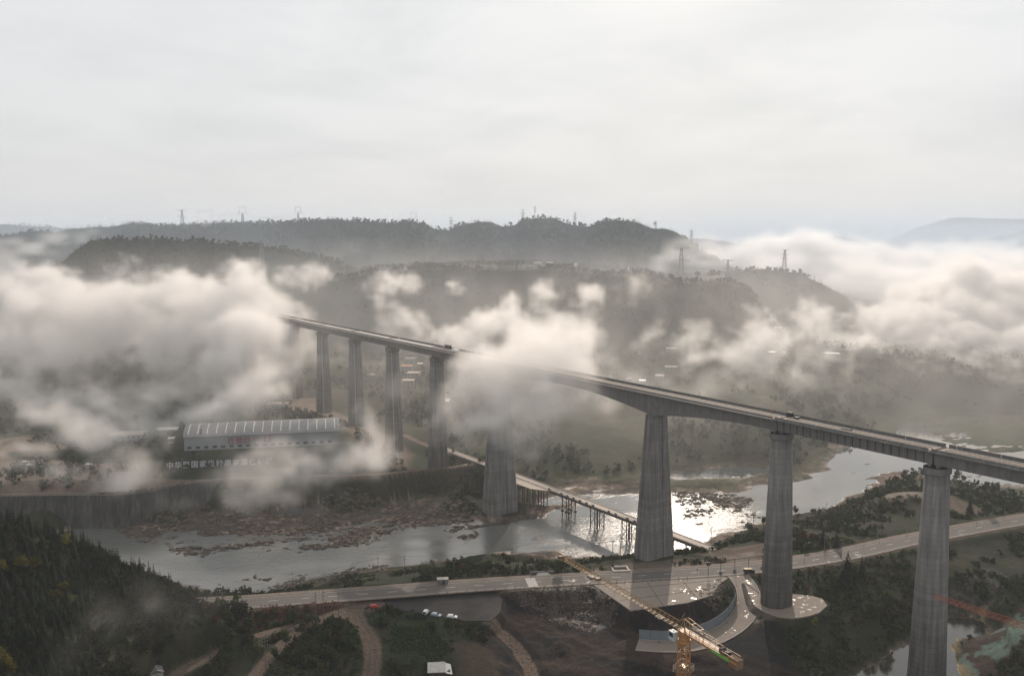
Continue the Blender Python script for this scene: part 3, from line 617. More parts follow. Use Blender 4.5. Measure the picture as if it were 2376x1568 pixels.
def gird(s0, s1, name='girder', seg=None):
    k = max(2, int((s1 - s0) / 4)); rings = []
    for i in range(k + 1):
        s = s0 + (s1 - s0) * i / k; D = depth(s)
        rings.append([BP(s, 0, ZT), BP(s, 12, ZT), BP(s, 12, ZT - .35), BP(s, 9.3, ZT - .85), BP(s, 9.0, ZT - D), BP(s, 3.0, ZT - D), BP(s, 2.7, ZT - .85), BP(s, 0, ZT - .35)])
    b = MB(); b.loft(rings); g = b.build(name, M['conc2'], None); g.parent = via; g.matrix_parent_inverse = Matrix.Translation(-Vector(via.location))
    def sub(mb, nm, m): o = mb.build(nm, m, None); o.parent = g; return o
    # parapets, ledge and rail
    for (na, nb, h) in ((.15, .4, 1.2), (11.6, 11.85, 1.25)):
        b = MB(); s = s0 + .3
        while s < s1 - .5:
            e = min(s + 15.6, s1 - .3); b.loft([[BP(q, na, ZT), BP(q, nb, ZT), BP(q, nb, ZT + h), BP(q, na, ZT + h)] for q in (s, e)]); s = e + .25
        sub(b, 'parapet', M['conc2'])
    b = MB(); b.loft([[BP(q, -.35, ZT - .1), BP(q, -.003, ZT - .1), BP(q, -.003, ZT + .42), BP(q, -.35, ZT + .42)] for q in (s0 + .4, s1 - .4)]); sub(b, 'cable_trough', M['concL'] if s0 > 240 else M['conc'])
    b = MB(); b.loft([[BP(q, 2.3, ZT + .003), BP(q, 9.6, ZT + .003), BP(q, 9.6, ZT + .12), BP(q, 2.3, ZT + .12)] for q in (s0 + .5, s1 - .5)]); sub(b, 'deck_topping', M['deck'])
    if s0 > 525:
        b = MB(); b.loft([[BP(q, 3.0, ZT + .12), BP(q, 8.0, ZT + .12), BP(q, 8.0, ZT + .75), BP(q, 3.0, ZT + .75)] for q in (s0 + 3.2, s1 - 3.2)]); sub(b, 'track_slab', M['concL'])
    else:
        b = MB()
        for na in (3.2, 5.9, 8.6): b.loft([[BP(q, na, ZT + .12), BP(q, na + .35, ZT + .12), BP(q, na + .35, ZT + .42), BP(q, na, ZT + .42)] for q in (s0 + 2, s1 - 2)])
        sub(b, 'track_kerb', M['concL'])
    if seg:
        s = s0 + 3
        while s < s1 - 2:
            D = depth(s); b = MB()
            b.loft([[BP(q, 2.93, ZT - D + .02), BP(q, 2.60, ZT - .9), BP(q, 2.9, ZT - .9), BP(q, 3.1, ZT - D + .02)] for q in (s, s + .34)]); s += seg; sub(b, 'segment_joint', M['joint'])
    return g
gird(60, PS[0] - .35); gird(PS[0] + .35, PS[1] - .35, seg=3.25); gird(PS[1] + .35, PS[4] - .35, 'main_girder')
for a, c in zip(PS[4:-1], PS[5:]): gird(a + .35, c - .35)
gird(PS[-1] + .35, PS[-1] + 60)
def vparent(o): o.parent = via; o.matrix_parent_inverse = Matrix.Translation(-Vector(via.location)); return o
for i, s in enumerate(PS):
    main = i in (2, 3)
    c = BP(s, 6, 0); gz = ground_z(c[0], c[1]) - 3; D = depth(s); top = ZT - D - (0 if main else .45)
    def sect(z, grow=0.0):
        t = top - z; pts = []
        if main:
            a = 5.2 + .08 * t; b_ = 11.4 + .125 * t; ch = 1.0 + .012 * t; g_ = .35
            q = [(-a / 2, -b_ / 2 + ch), (-a / 2 + ch, -b_ / 2), (-.9, -b_ / 2), (-.9, -b_ / 2 + g_), (.9, -b_ / 2 + g_), (.9, -b_ / 2), (a / 2 - ch, -b_ / 2), (a / 2, -b_ / 2 + ch),
                 (a / 2, -1.5), (a / 2 - g_, -1.5), (a / 2 - g_, 1.5), (a / 2, 1.5), (a / 2, b_ / 2 - ch), (a / 2 - ch, b_ / 2), (-a / 2 + ch, b_ / 2), (-a / 2, b_ / 2 - ch), (-a / 2, 1.5), (-a / 2 + g_, 1.5), (-a / 2 + g_, -1.5), (-a / 2, -1.5)]
            return [BP(s + x, 6 + y, z) for x, y in q]
        r = 3.55 + .031 * t + grow; e = 1.2
        for k in range(28):
            th = 2 * math.pi * k / 28; y = math.sin(th) * r; x = math.cos(th) * r
            pts.append(BP(s + x, 6 + y + (e if y >= 0 else -e), z))
        return pts
    b = MB(); b.loft([sect(gz), sect(gz + (top - gz) * .5), sect(top - (0 if main else .6))]); p = b.build('pier', M['conc'], None, smooth=not main); vparent(p)
    if not main:
        e = p.data; 
        b = MB(); b.loft([sect(top - 3.2, .0), sect(top - 2.9, .55), sect(top - .6, .62), sect(top - .6, .1)]); o = b.build('pier_cap', M['conc2']); o.parent = p
        b = MB()
        for ds in (-1.6, 1.6):
            for dn in (3.6, 8.4): q = BP(s + ds, dn, top - .3); b = MB(); b.box((q[0], q[1], top - .08), (1.2, 1.2, 1.0), math.atan2(BU[1], BU[0])); o = b.build('bearing', M['conc2']); o.parent = p
        b = MB(); rr = [Vector(q) for q in sect(top - .6, .55)]; rr.append(rr[0])
        b.path([q + Vector((0, 0, .9)) for q in rr], .04, 4)
        for q in rr[:-1:2]: b.bar(q, q + Vector((0, 0, .95)), .04, 4)
        o = b.build('cap_railing', M['dark']); o.parent = p
    # drain pipe down the right flank of the far piers
    if i >= 5:
        t0, t1 = BP(s - 3.9, 3.2, top - 3.4), BP(s - 3.9 - .031 * (top - gz), 3.0, gz + 2); b = MB(); b.bar(t1, t0, .22, 5); o = b.build('drain_pipe', M['concL']); o.parent = p
    if main:
        b = MB(); 
# footing plinths in view
for i, (dl, dn, h) in ((3, (17, 22, 2.2)), (2, (13, 21, 1.2))):
    pass
# small things standing on the deck
M['org'] = mat('orange_cloth', (.75, .16, .04), .8); M['skin'] = mat('skin', (.42, .26, .19), .6); M['navy'] = mat('dark_cloth', (.03, .035, .05), .9)
M['white'] = mat('white_paint', (.72, .71, .69), .5, var=.05); M['red'] = mat('red_paint', (.42, .045, .03), .45, var=.15); M['hair'] = mat('black_hair', (.015, .013, .012), .6)
def person(name, loc, rz, label, top, legs, group=None, pose=0):
    """a standing figure grown from one skeleton; clothes are its children"""
    me = bpy.data.meshes.new('person')
    V = [(0,0,.95),(0,0,1.15),(0,.01,1.42),(0,.0,1.52),(0,.02,1.66),(0,.0,1.76), (-.10,0,.90),(-.12,.04+.1*pose,.48),(-.13,-.02-.1*pose,.07),(-.13,.14,.03), (.10,0,.90),(.12,.04-.1*pose,.48),(.13,-.02+.1*pose,.07),(.13,.14,.03),
         (-.19,0,1.41),(-.25,.02,1.14),(-.24,.14,.92),(-.235,.19,.84), (.19,0,1.41),(.25,.02,1.14),(.24,.14,.92),(.235,.19,.84)]
    E = [(0,1),(1,2),(2,3),(3,4),(4,5),(0,6),(6,7),(7,8),(8,9),(0,10),(10,11),(11,12),(12,13),(2,14),(14,15),(15,16),(16,17),(2,18),(18,19),(19,20),(20,21)]
    Rr = [.14,.14,.15,.06,.10,.075,.09,.06,.045,.04,.09,.06,.045,.04,.06,.045,.035,.035,.06,.045,.035,.035]
    me.from_pydata(V, E, []); o = bpy.data.objects.new(name, me); COL.objects.link(o)
    md = o.modifiers.new('skin', 'SKIN'); 
    for k, r in enumerate(Rr): me.skin_vertices[0].data[k].radius = (r, r * .85)
    me.skin_vertices[0].data[0].use_root = True
    o.modifiers.new('sub', 'SUBSURF').levels = 1; o.data.materials.append(M['skin'])
    o.location = loc; o.rotation_euler = (0, 0, rz); tag(o, label, 'person', group)
    b = MB(); 
    def ring(z, rx, ry, cx=0, cy=0): return [(cx + rx * math.cos(2 * math.pi * k / 12), cy + ry * math.sin(2 * math.pi * k / 12), z) for k in range(12)]
    b.loft([ring(.84, .19, .14), ring(1.1, .18, .135), ring(1.38, .21, .14), ring(1.48, .12, .09)])
    for sx in (-1, 1): b.bar((sx * .19, 0, 1.43), (sx * .255, .02, 1.13), .08, 8, .065); b.bar((sx * .255, .02, 1.13), (sx * .245, .13, .94), .062, 8, .052)
    t = b.build('jacket', top, o, True)
    b = MB()
    for sx, k in ((-1, 1), (1, -1)): b.bar((sx * .09, 0, .92), (sx * .12, .04 + k * .1 * pose, .48), .105, 8, .08); b.bar((sx * .12, .04 + k * .1 * pose, .48), (sx * .13, -.02 - k * .1 * pose, .1), .078, 8, .065)
    b.build('trousers', legs, o, True)
    b = MB(); b.loft([ring(1.68, .10, .11, 0, -.005), ring(1.74, .105, .115, 0, -.005), ring(1.79, .07, .08), ring(1.805, .02, .02)]); b.build('hair', M['hair'], o, True)
    return o
def s_of(dx, dy, z): x, y = G(dx, dy, z); return float(np.array([x, y]) @ BU)
sp_ = s_of(1801, 958, ZT + .12); p_ = person('person', BP(sp_, 9.0, ZT + .12), 2.2, 'tiny worker in an orange jacket standing on the viaduct deck', M['org'], M['navy'], pose=.3)
def cab(name, s, n, label, sz, m, cat, grp=None, z=ZT + .12):
    q = BP(s, n, z); r = empty(name, q, math.atan2(BU[1], BU[0])); tag(r, label, cat, grp)
    b = MB(); b.box((0, 0, sz[2] / 2 + .15), sz); b.build('housing', m, r)
    b = MB(); b.box((0, 0, .075), (sz[0] + .2, sz[1] + .2, .148)); b.build('skid', M['dark'], r)
    b = MB(); b.box((0, -sz[1] / 2 - .02, sz[2] * .55 + .15), (sz[0] * .6, .036, sz[2] * .5)); b.build('door', M['joint'], r)
    return r
cab('equipment_box', s_of(1848, 964, ZT), 10.6, 'dark equipment box against the far parapet near the second pier from the right', (2.6, 1.2, 1.7), M['dark'], 'equipment box')
cab('equipment_box', s_of(1862, 970, ZT), 8.9, 'low dark crate on the deck just right of the taller equipment box', (2.2, 1.3, .7), M['dark'], 'crate')
cab('equipment_box', s_of(1011, 812, ZT), 10.2, 'grey site container on the deck over the pier left of the fog column', (5.5, 2.4, 2.4), M['dark'], 'site container')
cab('equipment_box', s_of(1040, 817, ZT), 7.6, 'white site container on the deck beside the grey one', (6.5, 2.4, 1.4), M['white'], 'site container')
cab('equipment_box', s_of(1100, 826, ZT), 10.4, 'dark generator on the deck at the edge of the fog column', (4.2, 1.8, 2.0), M['dark'], 'generator')
cab('equipment_box', s_of(1955, 1000, ZT), 6.9, 'dark pile of formwork lying on the deck between the two right-hand piers', (4.2, 1.2, .5), M['dark'], 'formwork pile')

# ------------------------------------------------------------------ low steel trestle bridge
M['steel'] = mat('rusty_steel', (.085, .06, .048), .6, metal=.3, var=.3, scale=1.5)
M['plank'] = mat('bridge_deck', (.30, .235, .19), .6, var=.25, scale=1.2)
M['banner'] = mat('blue_grey_panel', (.16, .17, .19), .7); M['banner2'] = mat('purple_panel', (.16, .11, .15), .7)
TC = 336.1 - BC; TZ = 13.6
tres = empty('trestle_bridge', BP(420, TC + 3, 0)); tag(tres, 'low brown steel trestle bridge over the river behind the viaduct piers', 'bridge')
def tpar(o, p=None):
    o.parent = p or tres
    if p is None: o.matrix_parent_inverse = Matrix.Translation(-Vector(tres.location))
    return o
s0, s1 = 305, 640
b = MB(); b.loft([[BP(q, TC, TZ - .35), BP(q, TC + 6, TZ - .35), BP(q, TC + 6, TZ), BP(q, TC, TZ)] for q in (s0, s1)]); dk = tpar(b.build('deck', M['plank']))
b = MB()
for dn in (.5, 2.2, 3.8, 5.5): b.loft([[BP(q, TC + dn - .15, TZ - 1.7), BP(q, TC + dn + .15, TZ - 1.7), BP(q, TC + dn + .15, TZ - .36), BP(q, TC + dn - .15, TZ - .36)] for q in (s0 + .5, s1 - .5)])
tpar(b.build('beam', M['steel']))
for dn in (.1, 5.9):
    b = MB()
    for h in (.55, 1.15): b.bar(BP(s0, TC + dn, TZ + h), BP(s1, TC + dn, TZ + h), .05, 4)
    s = s0
    while s <= s1: b.bar(BP(s, TC + dn, TZ), BP(s, TC + dn, TZ + 1.2), .05, 4); s += 3
    tpar(b.build('guard_rail', M['steel']))
    b = MB(); b.loft([[BP(q, TC + dn + .15, TZ + .003), BP(q, TC + dn + (.55 if dn < 3 else -.3), TZ + .003), BP(q, TC + dn + (.55 if dn < 3 else -.3), TZ + .25), BP(q, TC + dn + .15, TZ + .25)] for q in (s0, s1)]); tpar(b.build('kerb_beam', M['concL']))
for k, dx in enumerate((1274, 1302, 1316, 1330, 1345, 1360, 1375, 1412, 1428, 1455, 1472, 1488, 1504)):
    x, y = G(dx, 545 + .378 * (dx + 293), TZ); s = float(np.array([x, y]) @ BU); b = MB()
    b.loft([[BP(q, TC - .1, TZ - .2), BP(q, TC - .04, TZ - .2), BP(q, TC - .04, TZ + 1.35), BP(q, TC - .1, TZ + 1.35)] for q in (s - 1.1, s + 1.1)]); tpar(b.build('notice_panel', M['banner'] if k < 9 else M['banner2']))
def trestle(s, collars=False):
    p = empty('trestle_pier'); tpar(p)
    for ds, dn in ((-3.2, .5), (-.7, .5), (.7, 5.5), (3.2, .5), (-3.2, 5.5), (3.2, 5.5)):
        q = BP(s + ds, TC + dn, 0); g = min(ground_z(q[0], q[1]), 0) - 1
        b = MB(); b.bar((q[0], q[1], g), (q[0], q[1], TZ - 1.7), .32, 8); b.build('leg', M['steel'], p)
        if collars: b = MB(); b.bar((q[0], q[1], 3.2), (q[0], q[1], 4.6), .95, 10); b.build('collar', M['steel'], p)
    b = MB()
    for dn in (.5, 5.5):
        for z0, z1 in ((1.2, 4.2), (4.2, 7.6), (7.6, 11)):
            b.bar(BP(s - 3.2, TC + dn, z0), BP(s + 3.2, TC + dn, z1), .11, 4); b.bar(BP(s + 3.2, TC + dn, z0), BP(s - 3.2, TC + dn, z1), .11, 4); b.bar(BP(s - 3.2, TC + dn, z0), BP(s + 3.2, TC + dn, z0), .13, 4)
    for ds in (-3.2, 3.2): b.bar(BP(s + ds, TC - .4, TZ - 1.9), BP(s + ds, TC + 6.4, TZ - 1.9), .22, 4); b.bar(BP(s + ds, TC + .5, 2), BP(s + ds, TC + 5.5, 9), .11, 4)
    b.build('bracing', M['steel'], p)
def s_tr(dx): x, y = G(dx, 545 + .378 * (dx + 293), TZ); return float(np.array([x, y]) @ BU)
for dx in (1450, 1376, 1310): trestle(s_tr(dx), dx == 1310)
trestle(s_tr(1535)); trestle(s_tr(1600)); trestle(s_tr(1246)); trestle(s_tr(1130)); trestle(s_tr(1080))
sa, sb = s_tr(1188) , s_tr(1279)
pl = [BP(sb, TC - .15, 0), BP(sb + 5, TC - 3.5, 0), BP(sb + 12, TC - 7.5, 0), BP(sa + 6, TC - 9, 0), BP(sa + 6, TC - .15, 0)]
b = MB(); b.loft([[(q[0], q[1], TZ - .5) for q in pl], [(q[0], q[1], TZ - .02) for q in pl]]); tpar(b.build('platform', M['plank']))
for ds in (2, 8, 14, 20):
    for dn in (-1.5, -5, -8):
        q = BP(sb + ds + 4, TC + dn, 0)
        if dn < -4 and ds < 8: continue
        b = MB(); b.bar((q[0], q[1], -2), (q[0], q[1], TZ - .5), .28, 6); tpar(b.build('leg', M['steel']))

# ------------------------------------------------------------------ tower cranes
M['yel'] = mat('yellow_crane_paint', (.27, .16, .06), .45, metal=.15, var=.2, scale=1.0)
M['yel2'] = mat('orange_crane_paint', (.28, .125, .035), .55, var=.2, scale=1.0)
M['redc'] = mat('red_crane_paint', (.30, .07, .035), .4, metal=.2, var=.2)
M['glass'] = mat('dark_glass', (.03, .035, .04), .08, var=.1); M['greycab'] = mat('grey_cab', (.32, .34, .36), .5)
M['net'] = mat('green_net', (.10, .26, .04), .8); M['cw'] = mat('counterweight_concrete', (.13, .08, .045), .8)
def truss_tri(L, w, h, step, r, y0=0.0, x0=0.0, tip=1.0, zb=0.0):
    """triangular lattice boom along +x: one top chord, two bottom chords; returns (chords, lacing)"""
    c = MB(); l = MB(); n = int(L / step)
    def pt(i, k):
        t = i / n; f = 1 - (1 - tip) * t; x = x0 + L * t
        return Vector((x, (0, -w / 2, w / 2)[k], zb + (h * f if k == 0 else 0)))
    for k in range(3): c.bar(pt(0, k), pt(n, k), r * (1.25 if k == 0 else 1), 6)
    for i in range(n):
        m0 = (pt(i, 0) + pt(i + 1, 0)) / 2
        for k in (1, 2): l.bar(pt(i, k), m0, r * .5, 4); l.bar(m0, pt(i + 1, k), r * .5, 4)
        l.bar(pt(i, 1), pt(i, 2), r * .5, 4); l.bar(pt(i, 1), pt(i + 1, 2), r * .4, 4)
    l.bar(pt(n, 1), pt(n, 2), r * .6, 4); l.bar(pt(n, 0), pt(n, 1), r * .6, 4); l.bar(pt(n, 0), pt(n, 2), r * .6, 4)
    return c, l
def mast(z0, z1, w, r, step):
    c = MB(); l = MB(); h = w / 2; cs = [(-h, -h), (h, -h), (h, h), (-h, h)]
    for x, y in cs: c.bar((x, y, z0), (x, y, z1), r, 4)
    n = int((z1 - z0) / step)
    for i in range(n):
        a = z1 - i * step; b_ = a - step
        for k in range(4):
            p, q = cs[k], cs[(k + 1) % 4]
            l.bar((*p, a), (*q, a), r * .6, 4); m_ = ((p[0] + q[0]) / 2, (p[1] + q[1]) / 2)
            l.bar((*p, a), (*m_, b_ if k % 2 else (a + b_) / 2), r * .5, 4); l.bar((*q, a), (*m_, b_ if k % 2 else (a + b_) / 2), r * .5, 4); l.bar((*p, b_), (*m_, (a + b_) / 2), r * .45, 4); l.bar((*q, b_), (*m_, (a + b_) / 2), r * .45, 4)
    return c, l
ZJ = 87.0; rx, ry = G(1588, 1462, ZJ)
gz = ground_z(rx, ry)
crane = empty('tower_crane', (rx, ry, gz)); tag(crane, 'yellow tower crane in front with its long lattice jib reaching over the road', 'tower crane')
ang = math.radians(118.5)
c_, l_ = mast(0, ZJ - gz - 2.6, 2.0, .16, 2.2); ms = c_.build('mast', M['yel2'], crane); ms.rotation_euler = (0, 0, ang + .45); lo = l_.build('lacing', M['yel2'], ms)
b = MB()
for k in range(int((ZJ - gz) / 5)): 
    z = ZJ - gz - 3 - k * 5; b.box((.35, 0, z - 1.2), (.5, .06, 2.4)); b.box((0, 0, z), (1.5, 1.5, .06))
b.build('ladder', M['yel'], ms)
up = empty('slewing_unit', (0, 0, ZJ - gz), ang); up.parent = crane
b = MB(); b.bar((0, 0, -2.6), (0, 0, -1.9), 1.45, 16); b.bar((0, 0, -1.9), (0, 0, -1.2), 1.25, 16); b.box((0, 0, -.6), (2.2, 2.0, 1.2)); b.build('turntable', M['yel2'], up)
c_, l_ = truss_tri(51.5, 1.4, 1.6, 1.55, .07, x0=1.4, tip=.62); j = c_.build('jib', M['yel'], crane); j.location = (0, 0, ZJ - gz); j.rotation_euler = (0, 0, ang); l_.build('lacing', M['yel'], j)
b = MB(); b.box((8.5, 0, -.35), (1.8, 1.7, .35)); b.bar((8.5, 0, -.5), (8.5, 0, -1.3), .3, 8); b.build('trolley', M['dark'], j)
b = MB(); b.box((36, 0, -.25), (1.8, 1.9, .5)); b.box((33.5, 0, .1), (1.2, 1.2, .6)); b.box((50.8, 0, .2), (.9, 1.7, .6)); b.build('maintenance_basket', M['steel'], j)
b = MB(); b.path([(1, -.9, 3.4), (1.4, 0, 1.75)], .07); b.bar((0.8, -.75, 0), (-.6, -.6, 3.0), .11, 6); b.bar((0.8, .75, 0), (-.6, .6, 3.0), .11, 6); b.bar((-1, -.75, 0), (-.6, -.6, 3.0), .11, 6); b.bar((-1, .75, 0), (-.6, .6, 3.0), .11, 6); b.bar((-.6, -.6, 3), (-.6, .6, 3), .1, 6); b.bar((1.4, 0, 1.75), (-.6, .6, 3.0), .09, 6); b.bar((1.4, 0, 1.75), (-.6, -.6, 3.0), .09, 6)
b.build('tower_head', M['yel'], up)
# counter-jib
cj = MB()
for y in (-.8, .8): cj.box((-9, y, -.1), (16.5, .22, .5)); 
cj.box((-7, 0, .17), (12, 1.0, .05))
for x in range(-16, 0, 2): cj.box((x, 0, -.1), (.15, 1.5, .3))
o = cj.build('counter_jib', M['yel2'], up)
b = MB()
for y in (-.95, .95):
    b.path([(-1.5, y, .9), (-16.5, y, .9)], .035); b.path([(-1.5, y, 1.4), (-9.5, y, 1.4)], .04)
    for k in range(9): b.bar((-1.5 - k * 1.85, y, .1), (-1.5 - k * 1.85, y, .95), .035, 4)
b.build('handrail', M['yel'], o)
b = MB(); b.path([(-.6, -.6, 3.0), (-5.5, -.6, 2.3)], .08); b.path([(-.6, .6, 3.0), (-5.5, .6, 2.3)], .08); b.bar((-5.5, -.6, 2.3), (-5.5, .6, 2.3), .07); b.bar((-3, -.6, 2.65), (-3, .6, 2.65), .06)
for y in (-.6, .6): b.bar((-5.5, y, 2.3), (-5.5, y, 0), .06); b.bar((-3, y, 2.65), (-3, y, 0), .06); b.bar((-5.5, y, 2.3), (-15, y, .6), .035, 4)
b.build('tie_frame', M['yel'], up)
b = MB(); b.box((-13.2, -.25, .5), (1.6, 1.0, .7)); b.bar((-12.2, -.7, .7), (-12.2, .7, .7), .5, 10); b.build('winch', M['dark'], up)
b = MB()
for k in range(4): b.box((-15.2 - k * .62, 0, -.35), (.54, 1.7, 1.9))
b.build('counterweight', M['cw'], up)
b = MB(); b.box((-12.6, 1.02, -.12), (5.4, .05, .6)); b.build('safety_net', M['net'], up)
cb = MB(); cb.box((1.9, 1.5, -1.5), (1.7, 1.2, 2.0)); cabn = cb.build('cab', M['greycab'], up)
b = MB(); b.box((2.78, 1.5, -1.3), (.05, 1.0, 1.1)); b.box((1.9, 2.13, -1.2), (1.3, .05, .9)); b.build('cab_window', M['glass'], cabn)
# climbing-frame platforms round the mast
for zq in (-9, -20):
    b = MB()
    for k in range(4):
        a_ = k * math.pi / 2; x, y = math.cos(a_) * 1.75, math.sin(a_) * 1.75; t = a_ + math.pi / 2
        p_, q_ = (x + math.cos(t) * 1.75, y + math.sin(t) * 1.75), (x - math.cos(t) * 1.75, y - math.sin(t) * 1.75)
        for h in (0, .6, 1.1): b.bar((*p_, ZJ - gz + zq + h), (*q_, ZJ - gz + zq + h), .045, 4)
        b.bar((*p_, ZJ - gz + zq), (*p_, ZJ - gz + zq + 3.2), .05, 4)
    b.build('climbing_platform', M['steel'], ms)
# red crane on the right: its jib reaches into the picture
zr = 66.0; tx, ty = G(2168, 1384, zr); ex, ey = G(2520, 1505, zr - 0); a2 = math.atan2(ty - ey, tx - ex); L2 = math.hypot(tx - ex, ty - ey)
gz2 = ground_z(ex, ey); cr2 = empty('tower_crane', (ex, ey, gz2)); tag(cr2, 'thin red lattice crane jib poking in from the right edge above the netted slope', 'tower crane')
c_, l_ = truss_tri(L2, 1.7, 1.7, 1.7, .075, tip=.6); j = c_.build('jib', M['redc'], cr2); j.location = (0, 0, zr - gz2); j.rotation_euler = (0, 0, a2); l_.build('lacing', M['redc'], j)
c_, l_ = mast(0, zr - gz2 - .2, 1.9, .1, 2.4); ms2 = c_.build('mast', M['redc'], cr2); l_.build('lacing', M['redc'], ms2)
# ------------------------------------------------------------------ quay wall, hoarding, small works
M['quay'] = mat('stained_quay_concrete', (.075, .073, .068), .9, var=.5, scale=.22, stretch=(1, 1, .12), bump=.05)
M['hoard'] = mat('blue_grey_hoarding', (.17, .19, .21), .6, var=.12, scale=.4)
lifts(M['quay'], 40, 1.0, .38)
qpts = smooth_line(L3(19, (-420,1158),(-100,1158),(0,1152),(150,1150),(270,1149),(330,1143),(390,1131),(450,1121),(548,1112)), 6)
def wall_strip(name, pts, ztop, zbot, thick, batter, m, parent=None):
    a, _ = offset_line(pts, 0); c, _ = offset_line(pts, thick); e, _ = offset_line(pts, -batter); b = MB(); r = []
    for i in range(len(a)): r.append([(a[i][0], a[i][1], ztop), (c[i][0], c[i][1], ztop), (c[i][0], c[i][1], zbot), (e[i][0], e[i][1], zbot)])
    b.loft(r); return b.build(name, m, parent)
qw = tag(wall_strip('quay_wall', qpts, 19.15, -2.5, 1.6, 3.5, M['quay']), 'tall stained concrete quay wall with a leaning end above the rocky far bank', 'retaining wall')
hp = [(p[0], p[1], p[2]) for p in RAMP if p[1] < G(1736, 1392, 14)[1]]
a_, z_ = offset_line(hp, -5.5); hp2 = [(a_[i][0], a_[i][1], z_[i]) for i in range(len(a_))]
side = -5.5 if np.hypot(*(np.array(offset_line(hp, -5.5)[0][len(hp) // 2]) - np.array(G(1600, 1440, 12)))) < np.hypot(*(np.array(offset_line(hp, 5.5)[0][len(hp) // 2]) - np.array(G(1600, 1440, 12)))) else 5.5
a_, z_ = offset_line(hp, side)
def fence_line(name, P2, z, h, m, label, cat, postm):
    root = empty(name, (P2[0][0], P2[0][1], z[0])); tag(root, label, cat); o0 = Vector(root.location)
    b = MB(); r = []
    t, _ = offset_line([(P2[i][0], P2[i][1], z[i]) for i in range(len(P2))], .06)
    for i in range(len(P2)): r.append([(P2[i][0] - o0.x, P2[i][1] - o0.y, z[i] - o0.z + h), (t[i][0] - o0.x, t[i][1] - o0.y, z[i] - o0.z + h), (t[i][0] - o0.x, t[i][1] - o0.y, z[i] - o0.z - .6), (P2[i][0] - o0.x, P2[i][1] - o0.y, z[i] - o0.z - .6)])
    b.loft(r); b.build('panel', m, root)
    for i in range(0, len(P2), 2):
        b = MB(); b.bar((P2[i][0] - o0.x, P2[i][1] - o0.y, z[i] - o0.z - .6), (P2[i][0] - o0.x, P2[i][1] - o0.y, z[i] - o0.z + h + .1), .1, 6); b.build('post', postm, root)
    return root
fence_line('hoarding', a_, z_, 4.2, M['hoard'], 'curved blue-grey site hoarding along the inner edge of the concrete ramp', 'hoarding', M['dark'])
def at_ground(dx, dy): return ground_hit(dx, dy)
# drain outfall and square tank beside the road
x, y, z = at_ground(1259, 1331); r = empty('drain_outfall', (x, y, z), .1); tag(r, 'low concrete outfall wall with a splayed apron on the bank above the road', 'outfall')
b = MB(); b.box((0, 0, 1.1), (11, .5, .5)); b.box((0, .9, .3), (11, .4, 1.4)); b.build('wall', M['conc'], r)
b = MB(); b.loft([[(-3.4, -2.6, .25), (3.6, -2.6, .25), (2.0, .6, 1.0), (-2.0, .6, 1.0)], [(-3.4, -2.6, -.5), (3.6, -2.6, -.5), (2.0, .6, -.5), (-2.0, .6, -.5)]]); b.build('apron', M['concL'], r)
x, y, z = at_ground(1439, 1322); r = empty('water_tank', (x, y, z), .12); tag(r, 'square concrete sunken tank with a pale rim left of the big pier foot', 'tank')
b = MB()
for cx_, cy_, sx_, sy_ in ((0, -3, 8, .7), (0, 3, 8, .7), (-3.65, 0, .7, 5.3), (3.65, 0, .7, 5.3)): b.box((cx_, cy_, .3), (sx_, sy_, 1.2))
b.build('rim', M['concL'], r); b = MB(); b.box((0, 0, .02), (6.5, 5.2, .1)); b.build('bottom', M['dark'], r)
x, y, z = at_ground(1027, 1353); r = empty('pump_house', (x, y, z), .1); tag(r, 'tiny grey concrete booth on the far pavement behind the road', 'booth')
b = MB(); b.box((0, 0, 1.1), (4.6, 2.6, 2.2)); b.build('wall', M['conc2'], r); b = MB(); b.box((0, 0, 2.35), (5.2, 3.1, .28)); b.build('roof', M['concL'], r); b = MB(); b.box((.4, -1.32, .95), (1.1, .06, 1.9)); b.build('door', M['dark'], r)
# kerb bollards along the near side of the road
bl = [p for p in ROAD if G(990, 1370, 15)[0] < p[0] < G(1590, 1340, 15)[0]]
ba, bz = offset_line(bl, -7.4 if True else 7); b = MB(); b.bar((0, 0, -.3), (0, 0, 1.0), .13, 8); b.bar((0, 0, 1.0), (0, 0, 1.12), .16, 8); bm_ = b.mesh('bollard'); bm_.materials.append(M['conc2'])
for i in range(0, len(ba)):
    o = bpy.data.objects.new('bollard', bm_); COL.objects.link(o); o.location = (ba[i][0], ba[i][1], bz[i] + .25); tag(o, 'short concrete bollard in the row along the near edge of the road', 'bollard', 'bollards along the near edge of the road')

# ------------------------------------------------------------------ warehouse and the writing on the slope
M['wh'] = mat('grey_sheet_wall', (.22, .235, .245), .55, var=.08, scale=.2); M['whr'] = mat('grey_sheet_roof', (.19, .185, .18), .5, var=.15, scale=.15)
M['sky'] = mat('rooflight', (.62, .58, .52), .3, var=.1); M['win'] = mat('window_glass', (.045, .05, .055), .15); M['sign_red'] = mat('red_lettering', (.24, .075, .07), .7)
M['letter'] = mat('white_letter', (.36, .375, .385), .8, var=.05)
wl = np.array(G(428, 1046, 30)); wr = np.array(G(786, 1030, 30)); WL = float(np.linalg.norm(wr - wl)); wa = math.atan2(*(wr - wl)[::-1])
wh = empty('warehouse', (wl[0], wl[1], 30), wa); tag(wh, 'long grey sheet-metal warehouse with an arched ribbed roof above the far bank', 'warehouse')
D_ = 34.0; HW = 9.2; RISE = 5.2
b = MB(); b.box((WL / 2, D_ / 2, HW / 2), (WL, D_, HW)); wl_ = b.build('wall', M['wh'], wh)
def arch(t): y = -0.8 + (D_ + 1.6) * t; return y, HW + .02 + RISE * (1 - (2 * t - 1) ** 2) ** .8
b = MB(); prof = [arch(k / 18) for k in range(19)]
